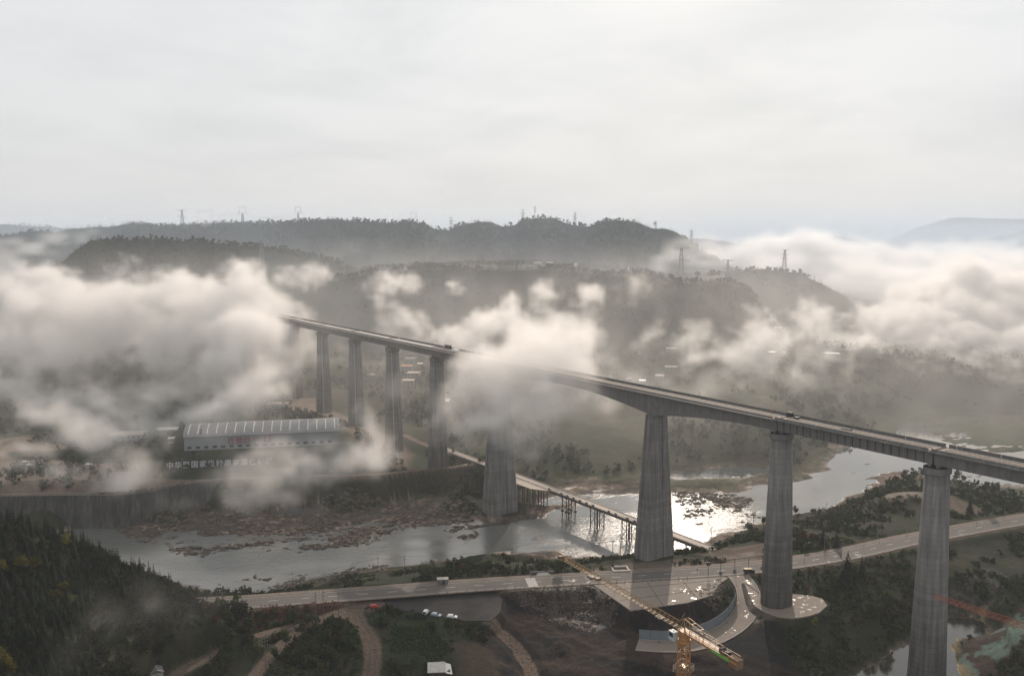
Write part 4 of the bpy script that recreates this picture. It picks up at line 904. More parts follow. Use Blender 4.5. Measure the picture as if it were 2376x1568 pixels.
b.loft([[(x, y, z) for y, z in prof] + [(x, D_ + .8, HW + .015), (x, -.8, HW + .015)] for x in (-.6, WL + .6)]); rf = b.build('roof', M['whr'], wh)
n_r = 17
for k in range(n_r):
    x = 2.5 + k * (WL - 5) / (n_r - 1); b = MB()
    b.loft([[(x - .28, y, z + .03), (x + .28, y, z + .03), (x + .28, y, z + .09), (x - .28, y, z + .09)] for y, z in prof[1:10]]); b.build('rooflight', M['sky'], wh)
b = MB(); b.loft([[(10.0, y, z + .03), (10.8, y, z + .03), (10.8, y, z + .1), (10.0, y, z + .1)] for y, z in prof[1:5]]); b.build('roof_hole', M['dark'], wh)
for k in range(18):
    x = 3.2 + k * (WL - 6) / 17.6; b = MB(); b.box((x, -.03, 1.95), (2.6, .1, 1.7)); f_ = b.build('window', M['win'], wh)
    b = MB(); b.box((x, -.06, 1.02), (2.9, .16, .12)); b.box((x, -.06, 1.95), (.08, .14, 1.7)); b.build('frame', M['wh'], f_)
def text_mesh(s, size, ext, off=0.012):
    c = bpy.data.curves.new('lettering', 'FONT'); c.body = s; c.size = size; c.extrude = ext; c.offset = off * size; c.align_x = 'CENTER'; c.resolution_u = 2
    o = bpy.data.objects.new('lettering', c); COL.objects.link(o)
    me = bpy.data.meshes.new_from_object(o.evaluated_get(bpy.context.evaluated_depsgraph_get())); bpy.data.objects.remove(o); bpy.data.curves.remove(c)
    return me
for k, ch in enumerate('匠閭回皆'):
    me = text_mesh(ch, 4.6, .05); me.materials.clear(); me.materials.append(M['sign_red'])
    o = bpy.data.objects.new('lettering', me); COL.objects.link(o); o.parent = wh; o.rotation_euler = (math.pi / 2, 0, 0); o.location = ((531 + 18.5 * k - 428) / 358 * WL + 1, -.09, 4.0)
b = MB(); b.box(((618 - 428) / 358 * WL, -.06, 6.0), (4.4, .1, 3.9)); lg = b.build('emblem_board', M['sign_red'], wh)
b = MB(); xx = (618 - 428) / 358 * WL
b.box((xx, -.13, 7.1), (2.0, .06, .4)); b.box((xx, -.13, 6.2), (.45, .06, 1.5)); b.box((xx, -.13, 5.15), (3.2, .06, .45)); b.box((xx - 1.2, -.13, 6.3), (.3, .058, 1.4)); b.box((xx + 1.2, -.13, 6.3), (.3, .058, 1.4)); b.build('emblem', M['letter'], lg)
sg = empty('slope_sign', (*G(510, 1080, 24), 24)); tag(sg, 'row of large pale standing characters on the dark grass slope below the warehouse', 'sign')
SG = Vector(sg.location)
for k, ch in enumerate('中华鳖国家级种质资源保护区'):
    dx = 394 + 19.2 * k; x, y, z = ground_hit(dx, 1089 - .9 * k); me = text_mesh(ch, 4.6, .08, .02); me.materials.clear(); me.materials.append(M['letter'])
    o = bpy.data.objects.new('character', me); COL.objects.link(o); o.parent = sg; o.rotation_euler = (math.pi / 2 - .25, 0, wa * .6); o.location = Vector((x, y, z + .9)) - SG
    b = MB(); 
    for s_ in (-1.2, 1.2): b.bar((s_, 1.0, -1.5), (s_, .3, 3.0), .08, 4)
    st = b.build('stay', M['steel'], None); st.parent = o; st.rotation_euler = (-math.pi / 2 + .25, 0, 0)

# ------------------------------------------------------------------ houses
M['hw'] = mat('house_render', (.34, .32, .30), .85, var=.1); M['hwd'] = mat('grey_render', (.17, .17, .165), .85); M['roofw'] = mat('pale_metal_roof', (.58, .54, .49), .5, var=.08)
M['roofg'] = mat('grey_tile_roof', (.16, .155, .15), .7); M['roofo'] = mat('orange_roof', (.45, .22, .13), .7); M['rooft'] = mat('tan_roof', (.40, .33, .27), .6)
def house(name, dx, dy, wpx, dep, h, roof, label, cat, rz=None, wall='hw', pitched=.0, grp=None, floors=1, Y=None):
    x, y, z = ground_hit(dx, dy) if Y is None else (*atY(dx, dy, Y)[:2], ground_z(*atY(dx, dy, Y)[:2]))
    wd = wpx * math.hypot(x, y) / F; rz = random.Random(int(dx)).uniform(-.25, .25) if rz is None else rz
    r = empty(name, (x, y, z), rz); tag(r, label, cat, grp)
    b = MB(); b.box((0, 0, h / 2 - 1.5), (wd, dep, h + 3)); b.build('wall', M[wall], r)
    b = MB()
    if pitched: b.loft([[(-wd / 2 - .4, -dep / 2 - .4, h), (-wd / 2 - .4, 0, h + pitched), (-wd / 2 - .4, dep / 2 + .4, h)], [(wd / 2 + .4, -dep / 2 - .4, h), (wd / 2 + .4, 0, h + pitched), (wd / 2 + .4, dep / 2 + .4, h)]])
    else: b.box((0, 0, h + .17), (wd + .8, dep + .8, .3))
    b.build('roof', M[roof], r)
    nw = max(2, int(wd / 3.4))
    for f_ in range(floors):
        for k in range(nw):
            b = MB(); b.box((-wd / 2 + (k + .5) * wd / nw, -dep / 2 - .02, 1.5 + f_ * 3.1), (1.3, .1, 1.3)); b.build('window', M['win'], r)
    return r
HL = [
 (1332,806,26,10,7,'roofw','two-storey grey house with a pale flat roof in the misty valley',2,'hwd'),
 (1352,797,14,7,3.5,'roofw','little shed with a bright roof just above the two-storey valley house',1,'hwd'),
 (1284,816,14,8,4,'roofw','small pale-roofed hut at the right edge of the fog column',1,'hwd'),
 (1557,858,27,9,3.4,'roofw','open shed with a bright cream roof alone in the fields',1,'hwd'),
 (1530,890,18,9,8,'roofg','grey three-storey village house without a bright roof',3,'hwd'),
 (1490,889,13,6,2.8,'roofw','tiny bright roof beside the track left of the grey village house',1,'hwd'),
 (1460,885,11,6,3,'roofg','small dark hut left of the tiny bright roof',1,'hwd'),
 (1802,825,36,10,4,'roofw','long low building with a bright white roof on the misty hillside',1,'hwd'),
 (1803,767,16,8,3.5,'roofw','small bright-roofed farm building high on the hillside in the mist',1,'hwd'),
 (1928,830,34,10,5,'roofw','long pale-roofed barn, rightmost of the hillside buildings',1,'hwd'),
 (1556,814,20,8,3,'roofw','faint low farm shed in the middle of the mist',1,'hwd'),
 (945,862,24,10,6,'roofo','village house with an orange roof seen between two viaduct piers',2,'hwd'),
 (960,878,28,11,6,'rooft','village house with a tan roof below the orange-roofed one',2,'hwd'),
 (948,896,26,10,6,'rooft','lowest village house with a tan flat roof between two viaduct piers',2,'hwd'),
 (952,842,22,10,5,'roofg','grey-roofed village house, uppermost in the group between the piers',1,'hwd'),
 (975,852,11,7,4,'roofw','small white-roofed annex right of the orange-roofed house',1,'hwd'),
 (1028,936,28,12,3,'roofw','flat white shed behind the left end of the main bridge span',1,'hwd'),
 (864,878,24,9,4,'roofg','dim long hut on the slope behind the far piers',1,'hwd'),
 (300,1024,66,13,6,'rooft','long pale site building half lost in fog left of the warehouse',2,'hw'),
 (388,1004,44,9,3,'roofw','site shed with a pale strip roof behind the left end of the warehouse',1,'hwd'),
 (398,1026,12,4,3,'roofw','little gate kiosk beside the left gable of the warehouse',1,'hw'),
 (645,946,44,10,4,'rooft','long pale site hut in the fog behind the warehouse roof',1,'hw'),
]
for h_ in HL: house('house', h_[0], h_[1], h_[2], h_[3], h_[4], h_[5], h_[6], 'house' if h_[7] > 1 else 'shed', floors=h_[7], wall=h_[8], pitched=1.2 if h_[5] in ('roofo',) else 0)
for dx, dy, wpx, Y, lab in ((1248, 603, 18, 1290, 'bright-roofed farm building on the plateau edge'), (1276, 606, 14, 1300, 'grey farmhouse with a pale roof on the plateau, second from the left'), (1336, 605, 8, 1300, 'tiny bright-roofed hut on the plateau left of the fog bank'), (1452, 606, 16, 1330, 'pale-roofed farm shed in the fog bank on the plateau'), (478, 515, 22, 1880, 'long white building among the trees on the left skyline')):
    house('house', dx, dy, wpx, 8, 5, 'roofw', lab, 'house', Y=Y)
# near shed and the gable at the bottom edge
x, y, z = ground_hit(1020, 1567); sh = empty('shed', (x, y, z), .12); tag(sh, 'small stone shed with a pale corrugated metal roof at the bottom edge by the garden', 'shed')
M['stone'] = mat('stone_wall', (.10, .085, .07), .9, var=.4, scale=1.5); M['tin'] = mat('tin_roof', (.42, .38, .34), .35, var=.15, scale=.8)
b = MB(); b.box((0, 0, 1.2), (7.6, 4.6, 3.0)); b.build('wall', M['stone'], sh)
b = MB(); b.loft([[(-4.5, -3.0, 2.8), (-4.3, 3.0, 3.9), (-4.3, 3.0, 4.0), (-4.5, -3.0, 2.9)], [(2.2, -3.2, 2.8), (2.0, 3.0, 3.9), (2.0, 3.0, 4.0), (2.2, -3.2, 2.9)]]); b.build('roof', M['tin'], sh)
b = MB(); b.loft([[(2.2, -3.4, 2.5), (2.1, 2.8, 3.6), (2.1, 2.8, 3.68), (2.2, -3.4, 2.58)], [(4.6, -3.3, 1.9), (4.2, 2.4, 3.0), (4.2, 2.4, 3.08), (4.6, -3.3, 1.98)]]); b.build('lean_to_roof', M['sky'], sh)
b = MB(); b.box((-1.2, -2.33, .9), (1.0, .08, 1.9)); b.build('door', M['dark'], sh)
x, y, z = ground_hit(362, 1566); sh = empty('hut', (x, y, z - 1), .5); tag(sh, 'white-gabled hut cut off by the bottom edge beside the dirt track', 'hut')
b = MB(); b.box((0, 0, 1.3), (4.2, 5.0, 3.2)); b.build('wall', M['concL'], sh); b = MB(); b.loft([[(-2.4, -2.7, 2.9), (0, -2.7, 4.1), (2.4, -2.7, 2.9)], [(-2.4, 2.7, 2.9), (0, 2.7, 4.1), (2.4, 2.7, 2.9)]]); b.build('roof', M['roofg'], sh)
b = MB(); b.box((0, -2.53, 1.0), (1.1, .08, 2)); b.build('door', M['dark'], sh)

# ------------------------------------------------------------------ vehicles
M['tyre'] = mat('tyre', (.02, .02, .02), .9); M['rim'] = mat('rim', (.35, .35, .36), .3, metal=.8); M['cglass'] = mat('car_glass', (.02, .024, .028), .06, var=.05); M['lamp'] = mat('headlight_glass', (.7, .7, .68), .1)
M['silver'] = mat('silver_paint', (.42, .46, .52), .22, metal=.4, var=.04); M['tail'] = mat('tail_light', (.35, .02, .02), .2)
def car(dx, dy, rz, paint, label, van=False, grp=None, at=None):
    x, y, z = at or ground_hit(dx, dy); r = empty('parked_car', (x, y, z + .02), rz); tag(r, label, 'car', grp)
    L, W, Hh = 4.4, 1.8, 1.5
    hood, roof = (.78, 1.62) if van else (.82, 1.45)
    prof = [(-2.2, .35), (-2.2, .85), (-2.05, 1.0), (-1.75, roof - .03), (.35 if not van else .9, roof), (1.15 if not van else 1.5, .98), (2.0, hood + .02), (2.2, .6), (2.15, .3)]
    def ring(s_): 
        o = []
        for i, (px, pz) in enumerate(prof): o.append((px, s_ * (W / 2 - (.16 if pz > 1.05 else .0)), pz))
        return o
    b = MB(); b.loft([ring(-1), ring(-.6), ring(.6), ring(1)]); b.build('body', paint, r)
    for s_ in (-1, 1):
        b = MB(); yy = s_ * (W / 2 - .06); b.add([(-1.72, yy, 1.0), (.9 if not van else 1.3, yy, 1.0), (.3 if not van else .85, s_ * (W / 2 - .145), roof - .1), (-1.55, s_ * (W / 2 - .145), roof - .1), (-1.72, yy - s_ * .05, 1.0), (.9 if not van else 1.3, yy - s_ * .05, 1.0), (.3, yy - s_ * .16, roof - .1), (-1.55, yy - s_ * .16, roof - .1)], [(0, 1, 2, 3), (7, 6, 5, 4), (0, 4, 5, 1), (1, 5, 6, 2), (2, 6, 7, 3), (3, 7, 4, 0)]); b.build('side_window', M['cglass'], r)
        b = MB(); b.box((2.12, s_ * .68, .68), (.16, .36, .16)); b.build('headlight', M['lamp'], r)
        b = MB(); b.box((-2.17, s_ * .72, .82), (.1, .26, .22)); b.build('tail_light', M['tail'], r)
        for wx in (-1.35, 1.4):
            b = MB(); b.bar((wx, s_ * .68, .33), (wx, s_ * .92, .33), .33, 14); w_ = b.build('wheel', M['tyre'], r); b = MB(); b.bar((wx, s_ * .9, .33), (wx, s_ * .935, .33), .2, 10); b.build('rim', M['rim'], w_)
    x0, x1 = (.42, 1.12) if not van else (.96, 1.46)
    b = MB(); b.add([(x0, -.66, roof - .04), (x0, .66, roof - .04), (x1, .78, 1.04), (x1, -.78, 1.04)], [(0, 1, 2, 3)]); m_ = b.v; b.v = [(p[0] + .03, p[1], p[2] + .04) for p in m_]; b.build('windscreen', M['cglass'], r)
    b = MB(); b.add([(-1.80, -.66, roof - .08), (-1.80, .66, roof - .08), (-2.07, .76, 1.06), (-2.07, -.76, 1.06)], [(0, 3, 2, 1)]); b.v = [(p[0] - .03, p[1], p[2] + .02) for p in b.v]; b.build('rear_window', M['cglass'], r)
    return r
car(988, 1423, 1.35, M['white'], 'white parked hatchback seen end-on, left of the three cars by the garden', True)
car(1012, 1429, -.35, M['silver'], 'silver parked saloon in the middle of the three cars by the garden')
car(1049, 1433, -.2, M['white'], 'white parked saloon with a dark roof, right of the three cars by the garden')
for i, (dx, dy, lab) in enumerate(((60, 1073, 'white car in the fog on the far terrace, leftmost of the four'), (70, 1080, 'white car in the fog, second from the left on the far terrace'), (98, 1076, 'white car in the fog, third from the left on the far terrace'), (206, 1079, 'lone white car standing right of the other three on the far terrace'))):
    car(dx, dy, .1 + .1 * i, M['white'], lab)
# red cargo tricycle with a box
x, y, z = ground_hit(868, 1411); r = empty('cargo_tricycle', (x, y, z), .15); tag(r, 'small red covered cargo tricycle on the dirt junction', 'tricycle')
b = MB(); b.loft([[(-1.5, -.75, .5), (1.2, -.75, .5), (1.2, .75, .5), (-1.5, .75, .5)], [(-1.5, -.75, 1.5), (1.0, -.75, 1.5), (1.0, .75, 1.5), (-1.5, .75, 1.5)], [(-1.4, -.55, 1.85), (.8, -.55, 1.85), (.8, .55, 1.85), (-1.4, .55, 1.85)]]); b.build('canopy', M['red'], r)
b = MB(); b.loft([[(1.15, -.5, .45), (2.0, -.35, .45), (2.0, .35, .45), (1.15, .5, .45)], [(1.15, -.5, 1.2), (1.7, -.35, 1.1), (1.7, .35, 1.1), (1.15, .5, 1.2)]]); b.build('cowl', M['red'], r)
for wx, wy in ((1.8, 0), (-.9, .7), (-.9, -.7)): b = MB(); b.bar((wx, wy - .08, .3), (wx, wy + .08, .3), .3, 12); b.build('wheel', M['tyre'], r)
def moto(dx, dy, rz, label):
    x, y, z = ground_hit(dx, dy); r = empty('motorcycle', (x, y, z), rz); tag(r, label, 'motorcycle')
    for wx in (-.65, .65): b = MB(); b.bar((wx, -.05, .3), (wx, .05, .3), .3, 12); b.build('wheel', M['tyre'], r)
    b = MB(); b.box((0, 0, .5), (.8, .26, .3)); b.box((.25, 0, .8), (.4, .28, .22)); b.bar((.65, 0, .3), (.42, 0, 1.0), .05, 6); b.bar((-.65, 0, .3), (-.2, 0, .6), .05, 6); b.build('frame', M['dark'], r)
    b = MB(); b.box((-.3, 0, .82), (.7, .26, .1)); b.build('seat', M['tyre'], r); b = MB(); b.bar((.42, -.36, 1.05), (.42, .36, 1.05), .03, 6); b.build('handlebar', M['dark'], r)
moto(849, 1413, 1.2, 'dark parked motorcycle beside the red tricycle, farther from it'); moto(855, 1411, 1.0, 'dark parked motorcycle beside the red tricycle, nearer to it'); moto(956, 1418, .8, 'dark motorcycle standing alone left of the three cars')
# small dark lorry on the road
x, y, z = ground_hit(1737, 1330); r = empty('lorry', (x, y, z + .02), .10); tag(r, 'small dark lorry with a yellow roof driving on the road between two big piers', 'lorry')
M['yroof'] = mat('yellow_roof', (.50, .36, .18), .6)
b = MB(); b.box((-.5, 0, 1.55), (3.4, 2.1, 1.6)); b.build('cargo_box', M['dark'], r); b = MB(); b.box((-.5, 0, 2.42), (3.45, 2.15, .12)); b.build('roof', M['yroof'], r)
b = MB(); b.loft([[(1.3, -.95, .5), (2.7, -.9, .5), (2.7, .9, .5), (1.3, .95, .5)], [(1.3, -.95, 1.4), (2.65, -.9, 1.3), (2.65, .9, 1.3), (1.3, .95, 1.4)], [(1.3, -.9, 2.1), (2.2, -.85, 2.1), (2.2, .85, 2.1), (1.3, .9, 2.1)]]); cb_ = b.build('cab', M['dark'], r)
b = MB(); b.add([(2.70, -.8, 1.38), (2.70, .8, 1.38), (2.28, .75, 2.02), (2.28, -.75, 2.02)], [(0, 1, 2, 3)]); b.build('windscreen', M['cglass'], cb_)
for wx in (-1.4, 1.9):
    for wy in (-.95, .95): b = MB(); b.bar((wx, wy - .14, .42), (wx, wy + .14, .42), .42, 12); b.build('wheel', M['tyre'], r)
x, y, z = ground_hit(1618, 1322); person('person', (x, y, z), .5, 'tiny person in a pale top walking on the far pavement by the pole', M['white'], M['navy'], pose=.8)

# ------------------------------------------------------------------ poles, lamps, gantry, wires
M['pole'] = mat('concrete_pole', (.13, .12, .11), .85); M['lampm'] = mat('lamp_steel', (.16, .16, .155), .5, metal=.3)
POLETOP = {}
def pole(dx, dy, ty, label, kind='utility', grp=None, arms=1, r0=.17):
    x, y, z = ground_hit(dx, dy); v = ray(dx, ty); t = math.hypot(x, y) / math.hypot(v[0], v[1]); h = CAM_Z + v[2] * t - z; h = max(4, min(h, 22))
    r = empty('utility_pole' if kind != 'lamp' else 'street_lamp', (x, y, z)); tag(r, label, 'utility pole' if kind != 'lamp' else 'street lamp', grp)
    b = MB(); b.bar((0, 0, -1), (0, 0, h), r0 if kind != 'lamp' else .09, 8, .1 if kind != 'lamp' else .06); b.build('pole', M['pole'] if kind != 'lamp' else M['lampm'], r)
    if kind == 'lamp':
        b = MB(); b.path([(0, 0, h), (.6, .2, h + .5), (1.9, .5, h + .6)], .045, 5); b.build('arm', M['lampm'], r); b = MB(); b.box((2.1, .55, h + .58), (.8, .28, .12)); b.build('lamp_head', M['lampm'], r)
    else:
        for k in range(arms):
            b = MB(); b.box((0, 0, h - .5 - k * 1.3), (2.2 - .4 * k, .12, .12), .5); c = b.build('cross_arm', M['steel'], r); b = MB()
            for q in (-.95, 0, .95): b.bar((q * math.cos(.5), q * math.sin(.5), h - .44 - k * 1.3), (q * math.cos(.5), q * math.sin(.5), h - .15 - k * 1.3), .06, 6)
            b.build('insulator', M['white'], c)
        if kind == 'trafo': 
            for k in (-.5, .5): b = MB(); b.bar((k, 0, h * .35), (k, 0, h * .35 + 1.5), .42, 10); b.build('transformer', M['dark'], r)
    POLETOP[dx] = Vector((x, y, z + h - .4)); return r
PL = [(939,1353,1288,'thick concrete pole rising in front of the river, right of a thinner one','utility',2),(878,1349,1292,'concrete pole at the road edge, left of the thickest one','utility',1),
 (1053,1336,1300,'thin pole among the riverside bushes behind the little booth','utility',1),(1188,1335,1271,'tall thin pole on the bank in front of the reflection of a pier','utility',1),
 (1420,1312,1253,'plain pole left of the square tank','utility',1),(1439,1314,1236,'tallest pole, standing at the square tank','utility',2),
 (1650,1263,1222,'pole on the bank beyond the end of the low bridge','utility',1),(1643,1334,1268,'pole with two transformer drums beside the road','trafo',2),
 (751,1443,1370,'concrete pole at the corner of the pale dirt yard, middle of three','utility',2),(733,1437,1372,'concrete pole at the dirt yard, left of three','utility',2),(786,1446,1374,'concrete pole at the dirt yard, right of three','utility',1),
 (617,1575,1477,'pole with crossed arms in the thicket between the two dirt tracks','utility',3),(560,1396,1358,'pole at the near end of the road beside the woods','utility',1),
 (516,1400,1372,'short pole half hidden by trees on the bank','utility',1),(1912,1290,1206,'tall pole with several arms behind the road on the right','utility',3),
 (1916,1201,1166,'T-topped pole on the knoll in front of the still river','utility',1),(1952,1292,1250,'slim pole beside the dark trees right of the second big pier','utility',1),
 (2190,1206,1150,'faint pole in front of the sandy terrace','utility',1),(2374,1185,1140,'pole near the right edge above the road','utility',1)]
for dx, dy, ty, lab, kd, ar in PL: pole(dx, dy, ty, lab, kd, None, ar)
LP = [(1231,1345,1302,'leftmost street lamp, left of the zebra crossing'),(1272,1343,1288,'street lamp just right of the zebra crossing'),(1866,1308,1262,'street lamp on the near edge of the road right of the second big pier'),(2004,1272,1250,'street lamp right of the twin conifers'),(2041,1262,1222,'third street lamp to the right of the second big pier'),(2104,1248,1200,'street lamp just left of the rightmost pier'),(2266,1222,1172,'street lamp right of the rightmost pier'),(2330,1208,1164,'street lamp nearest the right edge')]
for dx, dy, ty, lab in LP: pole(dx, dy, ty, lab, 'lamp')
g0 = np.array(G(1672, 1331, 15)); g1 = np.array(G(1800, 1316, 15)); gl = float(np.linalg.norm(g1 - g0)); ga = math.atan2(*(g1 - g0)[::-1])
gn = empty('pipe_gantry', (*g0, 15.2), ga); tag(gn, 'steel height-limit gantry of thin posts and a long top rail beside the road junction', 'gantry')
b = MB(); b.bar((0, 0, 6.2), (gl, 0, 6.2), .14, 6); b.bar((0, 0, 6.2), (-9, 5, 6.2), .12, 6); b.build('rail', M['steel'], gn)
for k in range(5):
    x = k * gl / 4; b = MB(); b.bar((x, 0, -.5), (x, 0, 6.2), .15, 6); p_ = b.build('post', M['steel'], gn); b = MB(); b.box((x, 0, .5), (1.1, 1.1, 1.3)); b.build('base', M['conc'], p_)
def wire(a, c, sag, label):
    b = MB(); n_ = 12; pts = []
    for i in range(n_ + 1): t = i / n_; q = a.lerp(c, t); pts.append((q.x, q.y, q.z - sag * 4 * t * (1 - t)))
    b.path(pts, .035, 3); o = b.build('overhead_wire', M['dark']); tag(o, label, 'overhead wire'); return o
for a, c, lab in ((878,939,'overhead wire between the two thick poles left of the river bushes'),(939,1188,'long overhead wire before the river from the thickest pole to the tall thin one'),(1188,1420,'overhead wire running along the bank behind the crane jib'),(1420,1439,'short overhead wire between the two poles at the square tank'),(733,751,'short overhead wire at the dirt yard, left span'),(751,786,'overhead wire at the dirt yard, right span'),(786,878,'overhead wire crossing the road from the dirt yard'),(560,878,'overhead wire from the woods along the road'),(1643,1912,'overhead wire passing behind the second big pier')):
    wire(POLETOP[a], POLETOP[c], .9, lab)
# pylons
M['pyl'] = mat('pylon_steel', (.16, .17, .18), .6, metal=.2)
def lattice(b, pts, r): 
    for p, q in pts: b.bar(p, q, r, 4)
def pylon(kind, dx, dy, ty, Y, label, r=.22):
    x, y, z = atY(dx, dy, Y); z = ground_z(x, y); h = atY(dx, ty, Y)[2] - z
    o = empty('pylon', (x, y, z), .0); tag(o, label, 'pylon' if kind not in ('mast', 'stick') else 'mast')
    bw = h * .10 if kind != 'stick' else .3; hb = h * (.62 if kind == 'cup' else 1.0); b = MB()
    if kind in ('mast', 'stick'):
        b.bar((0, 0, -1), (0, 0, h), r * 2.2, 6, r * 1.2); b.build('mast', M['pyl'], o)
        if kind == 'mast':
            for k in range(3):
                bb = MB(); 
                for t in range(3): bb.box((math.cos(t * 2.1) * 1.3, math.sin(t * 2.1) * 1.3, h - 2 - k * 4), (.6, .6, 2.4)); bb.bar((0, 0, h - 2 - k * 4), (math.cos(t * 2.1) * 1.3, math.sin(t * 2.1) * 1.3, h - 2 - k * 4), .15, 4)
                bb.build('antenna', M['pyl'], o)
        return o
    def cor(t): s_ = bw * (1 - .78 * t); return [(-s_, -s_, hb * t), (s_, -s_, hb * t), (s_, s_, hb * t), (-s_, s_, hb * t)]
    n_ = 7; lv = [cor(k / n_) for k in range(n_ + 1)]
    for k in range(n_):
        for c in range(4): d = (c + 1) % 4; lattice(b, ((lv[k][c], lv[k + 1][c]), (lv[k][c], lv[k + 1][d]), (lv[k][d], lv[k + 1][c]), (lv[k + 1][c], lv[k + 1][d])), r if False else r * .8)
    b.build('tower_body', M['pyl'], o)
    a = MB()
    if kind == 'cup':
        w_ = h * .17; e = h * .30
        lattice(a, (((0, 0, hb), (-w_, 0, hb + h * .08)), ((0, 0, hb), (w_, 0, hb + h * .08)), ((-w_, 0, hb + h * .08), (-w_, 0, h)), ((w_, 0, hb + h * .08), (w_, 0, h)), ((-w_, 0, h), (w_, 0, h)), ((-w_, 0, hb + h * .08), (-e, 0, hb + h * .01)), ((w_, 0, hb + h * .08), (e, 0, hb + h * .01)), ((-w_, 0, hb + h * .02), (-e, 0, hb + h * .01)), ((w_, 0, hb + h * .02), (e, 0, hb + h * .01)), ((-w_ * 1.1, 0, h + 1), (-w_, 0, h)), ((w_ * 1.1, 0, h + 1), (w_, 0, h))), r * 1.3)
    elif kind == 'T':
        w_ = h * .24; lattice(a, (((-w_, 0, h), (w_, 0, h)), ((-w_, 0, h), (0, 0, h * .93)), ((w_, 0, h), (0, 0, h * .93)), ((-w_ * 1.1, 0, h * .62), (w_ * 1.1, 0, h * .62)), ((-w_ * 1.1, 0, h * .62), (0, 0, h * .68)), ((w_ * 1.1, 0, h * .62), (0, 0, h * .68))), r * 1.2)
    else:
        for f_, w_ in ((1.0, .11), (.82, .17), (.66, .14)): w_ *= h; lattice(a, (((-w_, 0, h * f_), (w_, 0, h * f_)), ((-w_, 0, h * f_), (0, 0, h * (f_ - .04))), ((w_, 0, h * f_), (0, 0, h * (f_ - .04)))), r * 1.1)
    a.build('cross_arm', M['pyl'], o); o['top'] = h
    return o
pylon('T', 423, 513, 487, 1870, 'lattice pylon with two cross arms, leftmost on the skyline'); pylon('cup', 476, 510, 490, 2150, 'small pale pylon with a square head, second from the left on the skyline')
pylon('cup', 536, 508, 498, 2500, 'tiny faint pylon just clearing the skyline trees'); pa = pylon('cup', 563, 507, 480, 1870, 'square-headed pylon left of the matching one on the skyline'); pb = pylon('cup', 692, 505, 480, 1860, 'square-headed pylon right of the matching one on the skyline')
pylon('cup', 959, 508, 493, 1850, 'pylon head just above the trees in the middle of the skyline'); pylon('arm', 1047, 523, 505, 1900, 'thin pylon in the dip of the skyline'); pylon('arm', 1213, 505, 487, 1790, 'pylon left of the telecom mast on the highest hill')
pylon('mast', 1241, 497, 478, 1750, 'telecom mast with stacked antennas on the highest hill'); pylon('arm', 1334, 517, 493, 1760, 'tall pylon in the saddle between the two highest hills'); pylon('T', 1580, 640, 575, 1090, 'largest pylon, standing on the plateau in front of the fog bank', .17)
pylon('T', 1688, 652, 603, 1090, 'dark pylon among conifers at the corner of the plateau', .17); pylon('arm', 1820, 618, 580, 1335, 'pylon on top of the dark rounded hill on the right'); pylon('arm', 1604, 562, 534, 1720, 'small faint pylon on the right shoulder of the skyline hill')
pylon('arm', 608, 632, 558, 1330, 'dim pylon in front of the left hillside above the fog', .2); pylon('stick', 492, 700, 642, 1000, 'slender dark pole sticking out of the fog on the left', .16)
for s_ in (-1, 1):
    a = Vector(pa.location) + Vector((s_ * pa['top'] * .3, 0, pa['top'] * .62)); c = Vector(pb.location) + Vector((s_ * pb['top'] * .3, 0, pb['top'] * .62))
    b = MB(); n_ = 14; b.path([tuple(a.lerp(c, i / n_) - Vector((0, 0, 10 * 4 * (i / n_) * (1 - i / n_)))) for i in range(n_ + 1)], .12, 3); tag(b.build('power_line', M['pyl']), 'sagging power line between the two square-headed skyline pylons, %s wire' % ('nearer' if s_ < 0 else 'farther'), 'power line')
# ------------------------------------------------------------------ vegetation
def leafmat(name, col, trans=.25):
    m = bpy.data.materials.new(name); m.use_nodes = True; t = m.node_tree; p = t.nodes['Principled BSDF']
    at = _nd(t, 'ShaderNodeAttribute', attribute_name='tint'); co = _nd(t, 'ShaderNodeTexCoord'); oi = _nd(t, 'ShaderNodeObjectInfo')
    n = _nd(t, 'ShaderNodeTexNoise'); n.inputs['Scale'].default_value = .6; n.inputs['Detail'].default_value = 3; t.links.new(co.outputs['Object'], n.inputs['Vector'])
    mr = _nd(t, 'ShaderNodeMapRange'); mr.inputs['From Min'].default_value = .3; mr.inputs['From Max'].default_value = .7; mr.inputs['To Min'].default_value = .65; mr.inputs['To Max'].default_value = 1.4; t.links.new(n.outputs[0], mr.inputs[0])
    s = _nd(t, 'ShaderNodeVectorMath', operation='SCALE'); t.links.new(mr.outputs[0], s.inputs['Scale'])
    if col is None: t.links.new(at.outputs['Color'], s.inputs[0])
    else:
        hs = _nd(t, 'ShaderNodeHueSaturation'); hs.inputs['Color'].default_value = (*col, 1); v = _nd(t, 'ShaderNodeMapRange'); v.inputs['To Min'].default_value = .6; v.inputs['To Max'].default_value = 1.35; t.links.new(oi.outputs['Random'], v.inputs[0]); t.links.new(v.outputs[0], hs.inputs['Value'])
        hu = _nd(t, 'ShaderNodeMapRange'); hu.inputs['To Min'].default_value = .475; hu.inputs['To Max'].default_value = .515; t.links.new(oi.outputs['Random'], hu.inputs[0]); t.links.new(hu.outputs[0], hs.inputs['Hue']); t.links.new(hs.outputs[0], s.inputs[0])
    t.links.new(s.outputs[0], p.inputs['Base Color']); p.inputs['Roughness'].default_value = .9; p.inputs['Specular IOR Level'].default_value = .04
    tr = _nd(t, 'ShaderNodeBsdfTranslucent'); t.links.new(s.outputs[0], tr.inputs[0]); mx = _nd(t, 'ShaderNodeMixShader'); mx.inputs[0].default_value = trans
    out = t.nodes['Material Output']; t.links.new(p.outputs[0], mx.inputs[1]); t.links.new(tr.outputs[0], mx.inputs[2]); t.links.new(mx.outputs[0], out.inputs[0]); return m
